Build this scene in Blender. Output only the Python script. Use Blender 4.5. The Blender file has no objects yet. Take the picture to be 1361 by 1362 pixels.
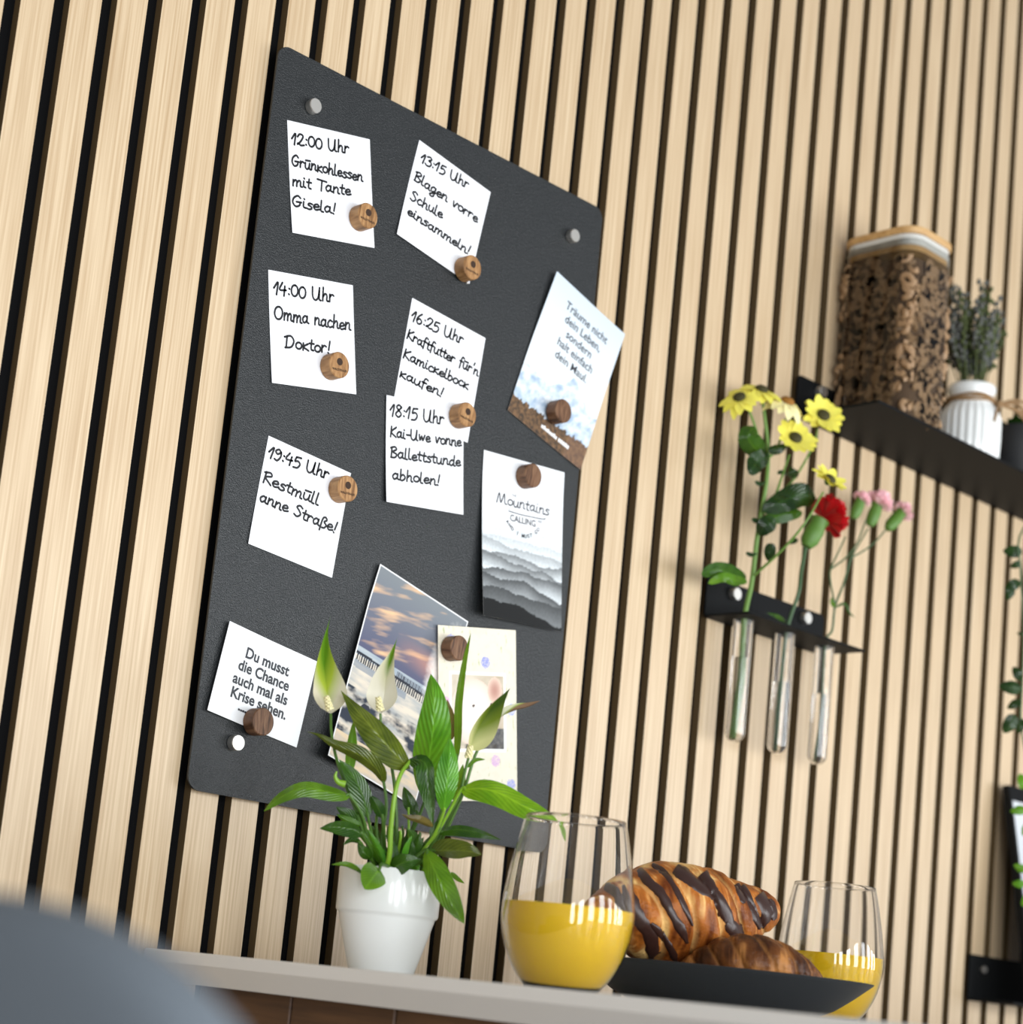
import bpy, bmesh, math, random
from mathutils import Vector, Matrix, noise
from mathutils.bvhtree import BVHTree

random.seed(7)
SC = bpy.context.scene
COL = SC.collection
PI = math.pi

# ------------------------------------------------------------------ camera, world, light
FPX, CX, CY = 2572.07, 537.5, 873.6
R_ = Vector((0.728577, -0.676862, 0.105038)).normalized()
U_ = Vector((-0.189672, -0.052011, 0.980469)).normalized()
F_ = Vector((0.658179, 0.734270, 0.166276)).normalized()
CAM = Vector((-0.636414, -1.204713, 0.742895))
cd = bpy.data.cameras.new('camera')
cam = bpy.data.objects.new('camera', cd); COL.objects.link(cam)
cd.sensor_fit = 'HORIZONTAL'; cd.sensor_width = 36.0
cd.lens = 36.0 * FPX / 1361
cd.shift_x = (680.5 - CX) / 1361
cd.shift_y = (CY - 681.0) / 1361
cd.clip_start = 0.02
m3 = Matrix((R_, U_, -F_)).transposed()
cam.matrix_world = Matrix.Translation(CAM) @ m3.to_4x4()
cd.dof.use_dof = True
cd.dof.focus_distance = 1.52
cd.dof.aperture_fstop = 5.6
SC.camera = cam

w = bpy.data.worlds.new('world'); SC.world = w; w.use_nodes = True
w.node_tree.nodes['Background'].inputs[0].default_value = (0.95, 0.97, 1.0, 1)
w.node_tree.nodes['Background'].inputs[1].default_value = 0.44

SC.view_settings.view_transform = 'Standard'
SC.view_settings.look = 'None'
SC.view_settings.exposure = -0.42
SC.view_settings.gamma = 1.0
SC.view_settings.use_curve_mapping = False

def window_light(name, loc, target, sx, sy, power, color=(1, 1, 1)):
    l = bpy.data.lights.new(name, 'AREA'); l.shape = 'RECTANGLE'; l.size = sx; l.size_y = sy
    l.energy = power; l.color = color
    o = bpy.data.objects.new(name, l); COL.objects.link(o); o.location = loc
    o.rotation_euler = (Vector(target) - Vector(loc)).to_track_quat('-Z', 'Y').to_euler()
    return o

# daylight through a row of eight tall window panes behind the camera, reaching far to the right
for k in range(8):
    x_ = -1.55 + 0.80 * k
    window_light('window_light', (x_, -2.6, 0.82), (x_, 0, 0.82), 0.38, 1.25, (32, 32, 28, 23, 21, 27, 38, 25)[k], (0.94, 0.975, 1.0))

# ------------------------------------------------------------------ helpers
def ray(px, py):
    return F_ + R_ * ((px - CX) / FPX) - U_ * ((py - CY) / FPX)
def at(px, py, Y):
    d = ray(px, py); return CAM + d * ((Y - CAM.y) / d.y)
def atD(px, py, D):
    return CAM + ray(px, py) * D

def s2l(r, g=None, b=None):
    if g is None: r, g, b = r
    f = lambda c: (c / 255 / 12.92) if c / 255 <= 0.04045 else ((c / 255 + 0.055) / 1.055) ** 2.4
    return (f(r), f(g), f(b))

def mat(name, rgb, rough=0.5, metal=0.0, spec=0.5, **kw):
    m = bpy.data.materials.new(name); m.use_nodes = True
    b = m.node_tree.nodes['Principled BSDF']
    b.inputs['Base Color'].default_value = (*s2l(rgb), 1)
    b.inputs['Roughness'].default_value = rough
    b.inputs['Metallic'].default_value = metal
    b.inputs['Specular IOR Level'].default_value = spec
    for k, v in kw.items(): b.inputs[k.replace('_', ' ')].default_value = v
    return m

def nd(m, t, **kw):
    n = m.node_tree.nodes.new(t)
    for k, v in kw.items():
        if k in n.inputs: n.inputs[k].default_value = v
        else: setattr(n, k, v)
    return n
def lk(m, a, b): m.node_tree.links.new(a, b)
def bsdf(m): return m.node_tree.nodes['Principled BSDF']

def add_bump(m, scale, strength, dist=0.001, detail=2, coord='Object', stretch=None):
    tc = nd(m, 'ShaderNodeTexCoord'); src = tc.outputs[coord]
    if stretch:
        mp = nd(m, 'ShaderNodeMapping'); mp.inputs['Scale'].default_value = stretch
        lk(m, src, mp.inputs[0]); src = mp.outputs[0]
    nz = nd(m, 'ShaderNodeTexNoise', Scale=scale, Detail=detail)
    lk(m, src, nz.inputs['Vector'])
    bp = nd(m, 'ShaderNodeBump', Strength=strength, Distance=dist)
    lk(m, nz.outputs[0], bp.inputs['Height']); lk(m, bp.outputs[0], bsdf(m).inputs['Normal'])
    return nz

def noise_color(m, c1, c2, scale, detail=4, stretch=None, lo=0.35, hi=0.65, coord='Object', rand_island=0.0):
    tc = nd(m, 'ShaderNodeTexCoord'); src = tc.outputs[coord]
    if rand_island:
        g = nd(m, 'ShaderNodeNewGeometry')
        vm = nd(m, 'ShaderNodeVectorMath', operation='SCALE'); cb = nd(m, 'ShaderNodeCombineXYZ')
        lk(m, g.outputs['Random Per Island'], cb.inputs[0]); lk(m, g.outputs['Random Per Island'], cb.inputs[2])
        lk(m, cb.outputs[0], vm.inputs[0]); vm.inputs['Scale'].default_value = rand_island
        ad = nd(m, 'ShaderNodeVectorMath', operation='ADD')
        lk(m, src, ad.inputs[0]); lk(m, vm.outputs[0], ad.inputs[1]); src = ad.outputs[0]
    if stretch:
        mp = nd(m, 'ShaderNodeMapping'); mp.inputs['Scale'].default_value = stretch
        lk(m, src, mp.inputs[0]); src = mp.outputs[0]
    nz = nd(m, 'ShaderNodeTexNoise', Scale=scale, Detail=detail)
    lk(m, src, nz.inputs['Vector'])
    cr = nd(m, 'ShaderNodeValToRGB')
    cr.color_ramp.elements[0].position = lo; cr.color_ramp.elements[1].position = hi
    cr.color_ramp.elements[0].color = (*s2l(c1), 1); cr.color_ramp.elements[1].color = (*s2l(c2), 1)
    lk(m, nz.outputs[0], cr.inputs[0]); lk(m, cr.outputs[0], bsdf(m).inputs['Base Color'])
    return cr

def tag(o, label=None, cat=None, group=None, kind=None):
    if label: o['label'] = label
    if cat: o['category'] = cat
    if group: o['group'] = group
    if kind: o['kind'] = kind
    return o

def thing(name, label, cat, loc=(0, 0, 0), group=None, M=None):
    o = bpy.data.objects.new(name, None); COL.objects.link(o); o.empty_display_size = 0.02
    if M is not None: o.matrix_world = M
    else: o.location = loc
    return tag(o, label, cat, group)

ROOT_LOC = {}
def part(name, vf, m, parent=None, smooth=True, local=False, uv=None, cols=None, label=None):
    """vf = (verts, faces) in world coordinates unless local=True"""
    vs, fs = vf
    off = Vector((0, 0, 0))
    if parent is not None and not local:
        r = parent
        while r.parent: r = r.parent
        off = r.location.copy()
    me = bpy.data.meshes.new(name)
    me.from_pydata([Vector(v) - off for v in vs], [], fs); me.update()
    if smooth:
        me.polygons.foreach_set('use_smooth', [True] * len(me.polygons))
        if name != 'pastry': me.set_sharp_from_angle(angle=math.radians(48))
    if uv is not None:
        l = me.uv_layers.new(name='UVMap')
        for lp in me.loops: l.data[lp.index].uv = uv[lp.vertex_index]
    if cols is not None:
        a = me.color_attributes.new('print', 'FLOAT_COLOR', 'POINT')
        for i, c in enumerate(cols): a.data[i].color = (*c, 1)
    if isinstance(m, (list, tuple)):
        for q in m: me.materials.append(q)
    else: me.materials.append(m)
    o = bpy.data.objects.new(name, me); COL.objects.link(o)
    if parent is not None: o.parent = parent
    if label: o['label'] = label
    return o

def fixn(o):
    bm = bmesh.new(); bm.from_mesh(o.data); bmesh.ops.recalc_face_normals(bm, faces=bm.faces); bm.to_mesh(o.data); bm.free(); return o

def join(*vfs):
    V, Fc = [], []
    for v, f in vfs:
        n = len(V); V += [Vector(q) for q in v]; Fc += [[i + n for i in q] for q in f]
    return V, Fc

def box(x0, x1, y0, y1, z0, z1, bev=0.0, seg=2):
    bm = bmesh.new()
    bmesh.ops.create_cube(bm, size=1)
    for v in bm.verts:
        v.co = Vector(((x0 + x1) / 2 + v.co.x * (x1 - x0), (y0 + y1) / 2 + v.co.y * (y1 - y0), (z0 + z1) / 2 + v.co.z * (z1 - z0)))
    if bev:
        bmesh.ops.bevel(bm, geom=list(bm.edges), offset=bev, segments=seg, affect='EDGES', profile=0.5)
    r = dump(bm); bm.free(); return r
def dump(bm):
    bm.verts.index_update()
    return [v.co.copy() for v in bm.verts], [[v.index for v in f.verts] for f in bm.faces]

def lathe(prof, c=(0, 0, 0), n=48, axis=None, closed=False):
    """profile of (r, z) about the z axis through c; axis: optional 3x3 matrix"""
    V, Fc = [], []; c = Vector(c); rings = []
    for r, z in prof:
        if r < 1e-7: rings.append([len(V)]); V.append(Vector((0, 0, z)))
        else:
            rings.append(list(range(len(V), len(V) + n)))
            V += [Vector((r * math.cos(2 * PI * k / n), r * math.sin(2 * PI * k / n), z)) for k in range(n)]
    seq = list(zip(rings[:-1], rings[1:]))
    if closed: seq.append((rings[-1], rings[0]))
    for a, b in seq:
        if len(a) == 1 and len(b) == 1: continue
        for k in range(n):
            k2 = (k + 1) % n
            if len(a) == 1: Fc.append([a[0], b[k2], b[k]])
            elif len(b) == 1: Fc.append([a[k], a[k2], b[0]])
            else: Fc.append([a[k], a[k2], b[k2], b[k]])
    if axis is not None: V = [axis @ v for v in V]
    return [v + c for v in V], Fc

def axis_m(d):
    return Vector(d).to_track_quat('Z', 'Y').to_matrix()

def catmull(P, per=6, closed=False):
    P = [Vector(p) for p in P]
    if len(P) < 3: 
        return [P[0].lerp(P[-1], i / per) for i in range(per + 1)] if len(P) == 2 else P
    out = []
    n = len(P)
    for i in range(n - 1):
        p0 = P[i - 1] if i > 0 else P[0] * 2 - P[1]
        p1, p2 = P[i], P[i + 1]
        p3 = P[i + 2] if i + 2 < n else P[-1] * 2 - P[-2]
        for k in range(per):
            t = k / per
            out.append(0.5 * ((2 * p1) + (p2 - p0) * t + (2 * p0 - 5 * p1 + 4 * p2 - p3) * t * t + (3 * p1 - p0 - 3 * p2 + p3) * t ** 3))
    out.append(P[-1]); return out

def tube(P, rad, n=8, per=5, cap=True):
    Q = catmull(P, per) if per else [Vector(p) for p in P]
    m = len(Q); V, Fc = [], []
    rf = rad if callable(rad) else (lambda t: rad if not isinstance(rad, (list, tuple)) else rad[0] + (rad[1] - rad[0]) * t)
    up = None
    for i, p in enumerate(Q):
        T = (Q[min(i + 1, m - 1)] - Q[max(i - 1, 0)]).normalized()
        if up is None: up = T.orthogonal().normalized()
        up = (up - T * up.dot(T)).normalized(); s = T.cross(up)
        r = rf(i / max(1, m - 1))
        for k in range(n):
            a = 2 * PI * k / n; V.append(p + up * math.cos(a) * r + s * math.sin(a) * r)
    for i in range(m - 1):
        for k in range(n):
            k2 = (k + 1) % n; Fc.append([i * n + k, i * n + k2, (i + 1) * n + k2, (i + 1) * n + k])
    if cap:
        Fc.append(list(range(n))[::-1]); Fc.append([(m - 1) * n + k for k in range(n)])
    return V, Fc

def ball(c, r, sub=2, sc=(1, 1, 1)):
    bm = bmesh.new(); bmesh.ops.create_icosphere(bm, subdivisions=sub, radius=r)
    v, f = dump(bm); bm.free()
    c = Vector(c); return [Vector((p.x * sc[0], p.y * sc[1], p.z * sc[2])) + c for p in v], f

# ------------------------------------------------------------------ materials
M_slat = mat('oak_veneer', (207, 180, 143), 0.42, spec=0.75)
noise_color(M_slat, (184, 155, 118), (220, 197, 163), 3.0, 7, (150, 150, 2.2), 0.28, 0.72, rand_island=13.0)
add_bump(M_slat, 4, 0.12, 0.0006, 4, stretch=(120, 120, 3))
M_mdf = mat('dark_mdf', (104, 84, 56), 0.8, spec=0.2)
M_felt = mat('black_felt', (18, 18, 19), 1.0, spec=0.05)
add_bump(M_felt, 900, 0.5, 0.001)
M_powder = mat('black_powder_coat', (31, 34, 36), 0.38, spec=0.5)
add_bump(M_powder, 1150, 0.7, 0.0008, 1)
M_black = mat('black_steel', (21, 22, 23), 0.55, spec=0.10)
add_bump(M_black, 900, 0.15, 0.0004)
M_cap = mat('brushed_steel', (225, 222, 216), 0.42, 1.0)
M_paper = mat('white_paper', (242, 243, 247), 0.6, spec=0.3)
M_ink = mat('black_ink', (14, 15, 20), 0.5)
M_print = mat('grey_print', (36, 40, 48), 0.5)
M_cardw = mat('glossy_white_card', (240, 241, 243), 0.35, spec=0.4)
M_white = mat('white_print', (240, 240, 240), 0.4)
M_table = mat('white_lacquer', (236, 234, 230), 0.3, spec=0.5)
M_walnut = mat('dark_wood', (92, 62, 40), 0.5)
noise_color(M_walnut, (62, 40, 26), (112, 78, 50), 2.5, 5, (3, 3, 40), 0.3, 0.7)
M_pot = mat('white_ceramic', (238, 240, 238), 0.16, spec=0.5)
M_soil = mat('potting_soil', (42, 30, 22), 1.0); add_bump(M_soil, 300, 0.8, 0.002)
M_fabric = mat('grey_fabric', (112, 120, 128), 0.95, spec=0.1); add_bump(M_fabric, 1200, 0.4, 0.001)
M_plate = mat('black_stoneware', (40, 43, 46), 0.45, spec=0.4)
M_choc = mat('chocolate', (58, 36, 30), 0.32, spec=0.5)
M_floor = mat('floor_oak', (100, 84, 68), 0.5)
noise_color(M_floor, (84, 68, 52), (116, 98, 78), 2.0, 4, (2, 14, 1), 0.3, 0.7)
M_twine = mat('jute_twine', (150, 118, 82), 0.9); add_bump(M_twine, 900, 0.6, 0.001)
M_wlid = mat('bamboo', (196, 156, 98), 0.5)
noise_color(M_wlid, (176, 134, 80), (212, 172, 116), 4, 4, (4, 30, 30), 0.3, 0.7)
M_seal = mat('silicone_seal', (205, 204, 198), 0.4)
M_pasta = mat('pasta', (158, 126, 92), 0.55)
M_pasta_shade = mat('pasta_gap_shade', (92, 70, 50), 0.9)  # darker pasta tone, painted as the shade in the gaps
M_leg = mat('black_leg', (30, 30, 32), 0.5)

def wood_mat(name, c1, c2, c3):
    m = mat(name, c2, 0.5, spec=0.3)
    tc = nd(m, 'ShaderNodeTexCoord'); mp = nd(m, 'ShaderNodeMapping'); mp.inputs['Scale'].default_value = (420, 60, 40)
    lk(m, tc.outputs['Object'], mp.inputs[0])
    oi = nd(m, 'ShaderNodeObjectInfo'); 
    ad = nd(m, 'ShaderNodeVectorMath', operation='ADD'); vm = nd(m, 'ShaderNodeVectorMath', operation='SCALE')
    cb = nd(m, 'ShaderNodeCombineXYZ'); lk(m, oi.outputs['Random'], cb.inputs[0]); lk(m, oi.outputs['Random'], cb.inputs[1])
    lk(m, cb.outputs[0], vm.inputs[0]); vm.inputs['Scale'].default_value = 31.0
    lk(m, mp.outputs[0], ad.inputs[0]); lk(m, vm.outputs[0], ad.inputs[1])
    nz = nd(m, 'ShaderNodeTexNoise', Scale=1.0, Detail=5, Distortion=0.6); lk(m, ad.outputs[0], nz.inputs['Vector'])
    cr = nd(m, 'ShaderNodeValToRGB'); e = cr.color_ramp.elements
    e[0].position = 0.32; e[1].position = 0.68; e[0].color = (*s2l(c1), 1); e[1].color = (*s2l(c3), 1)
    e2 = e.new(0.5); e2.color = (*s2l(c2), 1)
    lk(m, nz.outputs[0], cr.inputs[0]); lk(m, cr.outputs[0], bsdf(m).inputs['Base Color'])
    return m
M_oakmag = wood_mat('oak_magnet_wood', (112, 78, 46), (160, 118, 76), (186, 144, 98))
M_walmag = wood_mat('walnut_magnet_wood', (68, 45, 30), (106, 74, 52), (132, 98, 72))
M_burn = mat('burnt_engraving', (56, 36, 22), 0.8)

def glass_mat(name, rgb=(255, 255, 255), ior=1.46, rough=0.0):
    m = mat(name, rgb, rough); b = bsdf(m)
    b.inputs['Transmission Weight'].default_value = 1.0; b.inputs['IOR'].default_value = ior
    return m
M_glass = glass_mat('clear_glass')
M_water = glass_mat('water', ior=1.33)
def thin_glass():
    m = bpy.data.materials.new('thin_jar_glass'); m.use_nodes = True; nt = m.node_tree
    for n in list(nt.nodes):
        if n.type == 'BSDF_PRINCIPLED': nt.nodes.remove(n)
    out = [n for n in nt.nodes if n.type == 'OUTPUT_MATERIAL'][0]
    tr = nt.nodes.new('ShaderNodeBsdfTransparent'); tr.inputs[0].default_value = (0.84, 0.85, 0.84, 1)
    gl = nt.nodes.new('ShaderNodeBsdfGlossy'); gl.inputs['Roughness'].default_value = 0.04
    fr = nt.nodes.new('ShaderNodeFresnel'); fr.inputs[0].default_value = 1.33
    mx = nt.nodes.new('ShaderNodeMixShader')
    nt.links.new(fr.outputs[0], mx.inputs[0]); nt.links.new(tr.outputs[0], mx.inputs[1]); nt.links.new(gl.outputs[0], mx.inputs[2])
    nt.links.new(mx.outputs[0], out.inputs[0]); return m
M_jar = thin_glass()
M_juice = mat('orange_juice', (255, 208, 26), 0.5, spec=0.2)

def leaf_mat(name, dark, light, rough=0.2, trans=0.25, tint=(170, 214, 40)):
    m = mat(name, light, rough, spec=0.45); nt = m.node_tree; b = bsdf(m)
    uv = nd(m, 'ShaderNodeUVMap'); sp = nd(m, 'ShaderNodeSeparateXYZ'); lk(m, uv.outputs[0], sp.inputs[0])
    # lateral veins sweep forward from the midrib
    a = nd(m, 'ShaderNodeMath', operation='ABSOLUTE'); lk(m, sp.outputs[0], a.inputs[0])
    c = nd(m, 'ShaderNodeMath', operation='MULTIPLY_ADD'); lk(m, a.outputs[0], c.inputs[0]); c.inputs[1].default_value = -0.35; lk(m, sp.outputs[1], c.inputs[2])
    s = nd(m, 'ShaderNodeMath', operation='MULTIPLY'); lk(m, c.outputs[0], s.inputs[0]); s.inputs[1].default_value = 62
    sn = nd(m, 'ShaderNodeMath', operation='SINE'); lk(m, s.outputs[0], sn.inputs[0])
    mid = nd(m, 'ShaderNodeMapRange'); lk(m, a.outputs[0], mid.inputs[0]); mid.inputs[1].default_value = 0.0; mid.inputs[2].default_value = 0.09; mid.inputs[3].default_value = 1.0; mid.inputs[4].default_value = 0.0
    tc = nd(m, 'ShaderNodeTexCoord'); nz = nd(m, 'ShaderNodeTexNoise', Scale=60.0, Detail=3); lk(m, tc.outputs['Object'], nz.inputs['Vector'])
    f1 = nd(m, 'ShaderNodeMath', operation='MULTIPLY_ADD'); lk(m, sn.outputs[0], f1.inputs[0]); f1.inputs[1].default_value = 0.075; lk(m, nz.outputs[0], f1.inputs[2])
    f2 = nd(m, 'ShaderNodeMath', operation='MULTIPLY_ADD'); lk(m, mid.outputs[0], f2.inputs[0]); f2.inputs[1].default_value = 0.5; lk(m, f1.outputs[0], f2.inputs[2])
    cr = nd(m, 'ShaderNodeValToRGB'); e = cr.color_ramp.elements
    e[0].position = 0.3; e[1].position = 0.85; e[0].color = (*s2l(dark), 1); e[1].color = (*s2l(light), 1)
    lk(m, f2.outputs[0], cr.inputs[0]); lk(m, cr.outputs[0], b.inputs['Base Color'])
    bp = nd(m, 'ShaderNodeBump', Strength=0.35, Distance=0.0012); lk(m, sn.outputs[0], bp.inputs['Height']); lk(m, bp.outputs[0], b.inputs['Normal'])
    tl = nd(m, 'ShaderNodeBsdfTranslucent'); tl.inputs[0].default_value = (*s2l(tint), 1)
    mx = nd(m, 'ShaderNodeMixShader'); mx.inputs[0].default_value = trans
    out = [n for n in nt.nodes if n.type == 'OUTPUT_MATERIAL'][0]
    lk(m, b.outputs[0], mx.inputs[1]); lk(m, tl.outputs[0], mx.inputs[2]); lk(m, mx.outputs[0], out.inputs[0])
    return m
M_lf = {'b': leaf_mat('leaf_bright', (84, 150, 14), (164, 216, 40), trans=0.38),
        'g': leaf_mat('leaf_green', (44, 122, 24), (112, 186, 52), trans=0.3),
        'm': leaf_mat('leaf_mid', (46, 100, 14), (108, 160, 36), trans=0.3),
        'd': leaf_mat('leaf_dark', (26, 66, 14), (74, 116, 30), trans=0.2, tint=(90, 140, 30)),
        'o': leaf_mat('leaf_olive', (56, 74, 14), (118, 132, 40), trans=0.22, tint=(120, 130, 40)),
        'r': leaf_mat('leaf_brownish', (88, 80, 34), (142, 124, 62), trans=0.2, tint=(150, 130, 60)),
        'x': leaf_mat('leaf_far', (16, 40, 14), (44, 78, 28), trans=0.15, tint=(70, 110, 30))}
M_stalk = mat('stalk', (128, 172, 44), 0.4); M_stalkd = mat('stalk_dark', (74, 112, 36), 0.45)
M_spadix = mat('spadix', (232, 224, 176), 0.6)
def spathe_mat(name, c_base, c_mid, c_tip, p1=0.35, p2=0.75):
    m = mat(name, c_mid, 0.4); b = bsdf(m)
    uv = nd(m, 'ShaderNodeUVMap'); sp = nd(m, 'ShaderNodeSeparateXYZ'); lk(m, uv.outputs[0], sp.inputs[0])
    cr = nd(m, 'ShaderNodeValToRGB'); e = cr.color_ramp.elements
    e[0].position = p1; e[1].position = p2; e[0].color = (*s2l(c_base), 1); e[1].color = (*s2l(c_tip), 1)
    k = e.new((p1 + p2) / 2); k.color = (*s2l(c_mid), 1)
    ab = nd(m, 'ShaderNodeMath', operation='ABSOLUTE'); lk(m, sp.outputs[0], ab.inputs[0])
    ma = nd(m, 'ShaderNodeMath', operation='MULTIPLY_ADD'); lk(m, ab.outputs[0], ma.inputs[0]); ma.inputs[1].default_value = -0.32; lk(m, sp.outputs[1], ma.inputs[2])
    m2 = nd(m, 'ShaderNodeMath', operation='ADD'); lk(m, ma.outputs[0], m2.inputs[0]); m2.inputs[1].default_value = 0.14
    lk(m, m2.outputs[0], cr.inputs[0]); lk(m, cr.outputs[0], b.inputs['Base Color'])
    tl = nd(m, 'ShaderNodeBsdfTranslucent'); lk(m, cr.outputs[0], tl.inputs[0])
    mx = nd(m, 'ShaderNodeMixShader'); mx.inputs[0].default_value = 0.35
    out = [n for n in m.node_tree.nodes if n.type == 'OUTPUT_MATERIAL'][0]
    lk(m, b.outputs[0], mx.inputs[1]); lk(m, tl.outputs[0], mx.inputs[2]); lk(m, mx.outputs[0], out.inputs[0])
    return m
M_spathe = spathe_mat('spathe_white_green', (238, 232, 208), (176, 196, 60), (96, 144, 24), 0.14, 0.62)
M_spathe2 = spathe_mat('spathe_white', (240, 236, 216), (228, 226, 190), (104, 146, 30), 0.36, 0.76)
M_spathe3 = spathe_mat('spathe_green', (214, 214, 150), (120, 140, 40), (66, 92, 26), 0.15, 0.75)
M_spathe4 = spathe_mat('spathe_withered', (226, 228, 196), (170, 190, 80), (132, 98, 62), 0.45, 0.60)

def print_mat(name, rough=0.5):
    m = mat(name, (255, 255, 255), rough, spec=0.22)
    a = nd(m, 'ShaderNodeVertexColor', layer_name='print'); lk(m, a.outputs[0], bsdf(m).inputs['Base Color']); return m
M_photo = print_mat('printed_card')
M_pastry = print_mat('baked_pastry', 0.38); add_bump(M_pastry, 260, 0.5, 0.002, 4)

# ------------------------------------------------------------------ setting: slat wall, floor
ST = 0.0085
wall = part('wall_back', box(-0.9, 2.8, ST, ST + 0.03, 0.0, 2.5), M_felt, smooth=False); wall['kind'] = 'structure'
sv, sf, mi = [], [], []
x = -0.88
k0 = -22
for k in range(k0, 69):
    v, f = box(k * 0.04, k * 0.04 + 0.0269, 0.0, ST, 0.0, 2.5)
    n = len(sv); sv += v
    for q in f:
        nrm = (v[q[1]] - v[q[0]]).cross(v[q[2]] - v[q[1]])
        mi.append(0 if abs(nrm.y) > max(abs(nrm.x), abs(nrm.z)) else 1)
        sf.append([i + n for i in q])
sl = part('slats', (sv, sf), [M_slat, M_mdf], wall, smooth=False); sl['kind'] = 'structure'
sl.data.polygons.foreach_set('material_index', mi)
fl = part('floor', box(-2.5, 3.2, -3.6, ST + 0.03, -0.05, 0.0), M_floor, smooth=False); fl['kind'] = 'structure'

# ------------------------------------------------------------------ magnetic board
BX0, BX1, BZ0, BZ1 = 0.2285, 0.6259, 0.8714, 1.4821
YB = -0.010
def rrect(x0, x1, z0, z1, r, n=8):
    P = []
    for cx, cz, a0 in ((x1 - r, z1 - r, 0), (x0 + r, z1 - r, 90), (x0 + r, z0 + r, 180), (x1 - r, z0 + r, 270)):
        for k in range(n + 1):
            a = math.radians(a0 + 90 * k / n); P.append((cx + r * math.cos(a), cz + r * math.sin(a)))
    return P
def prism_xz(P, y0, y1, bev=0.0):
    n = len(P)
    V = [Vector((x, y0, z)) for x, z in P] + [Vector((x, y1, z)) for x, z in P]
    Fc = [list(range(n)), list(range(2 * n - 1, n - 1, -1))]
    for k in range(n):
        k2 = (k + 1) % n; Fc.append([k2, k, n + k, n + k2])
    return V, Fc
board = thing('magnetic_board', 'tall black sheet metal magnetic board hung on the slat wall', 'magnetic board', (0.427, 0.0, BZ0))
fixn(part('panel', prism_xz(rrect(BX0, BX1, BZ0, BZ1, 0.0115), YB, YB + 0.002), M_powder, board, smooth=False))
def cap_prof(r, h): return [(0, 0), (r * .82, 0), (r * .82, 0.0008), (r, 0.0008), (r, h - 0.0008), (r * .93, h), (0, h)]
for x, z in ((0.2675, 1.4412), (0.5845, 1.4402), (0.2668, 0.9128), (0.5845, 0.9085)):
    part('bolt_cap', lathe(cap_prof(0.0062, 0.0072), (x, YB, z), 32, axis_m((0, -1, 0))), M_cap, board, smooth=False, label='silver bolt cap')
    part('spacer', lathe([(0, 0), (0.005, 0), (0.005, 0.0085), (0, 0.0085)], (x, -0.0, z), 20, axis_m((0, -1, 0))), M_black, board)

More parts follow.
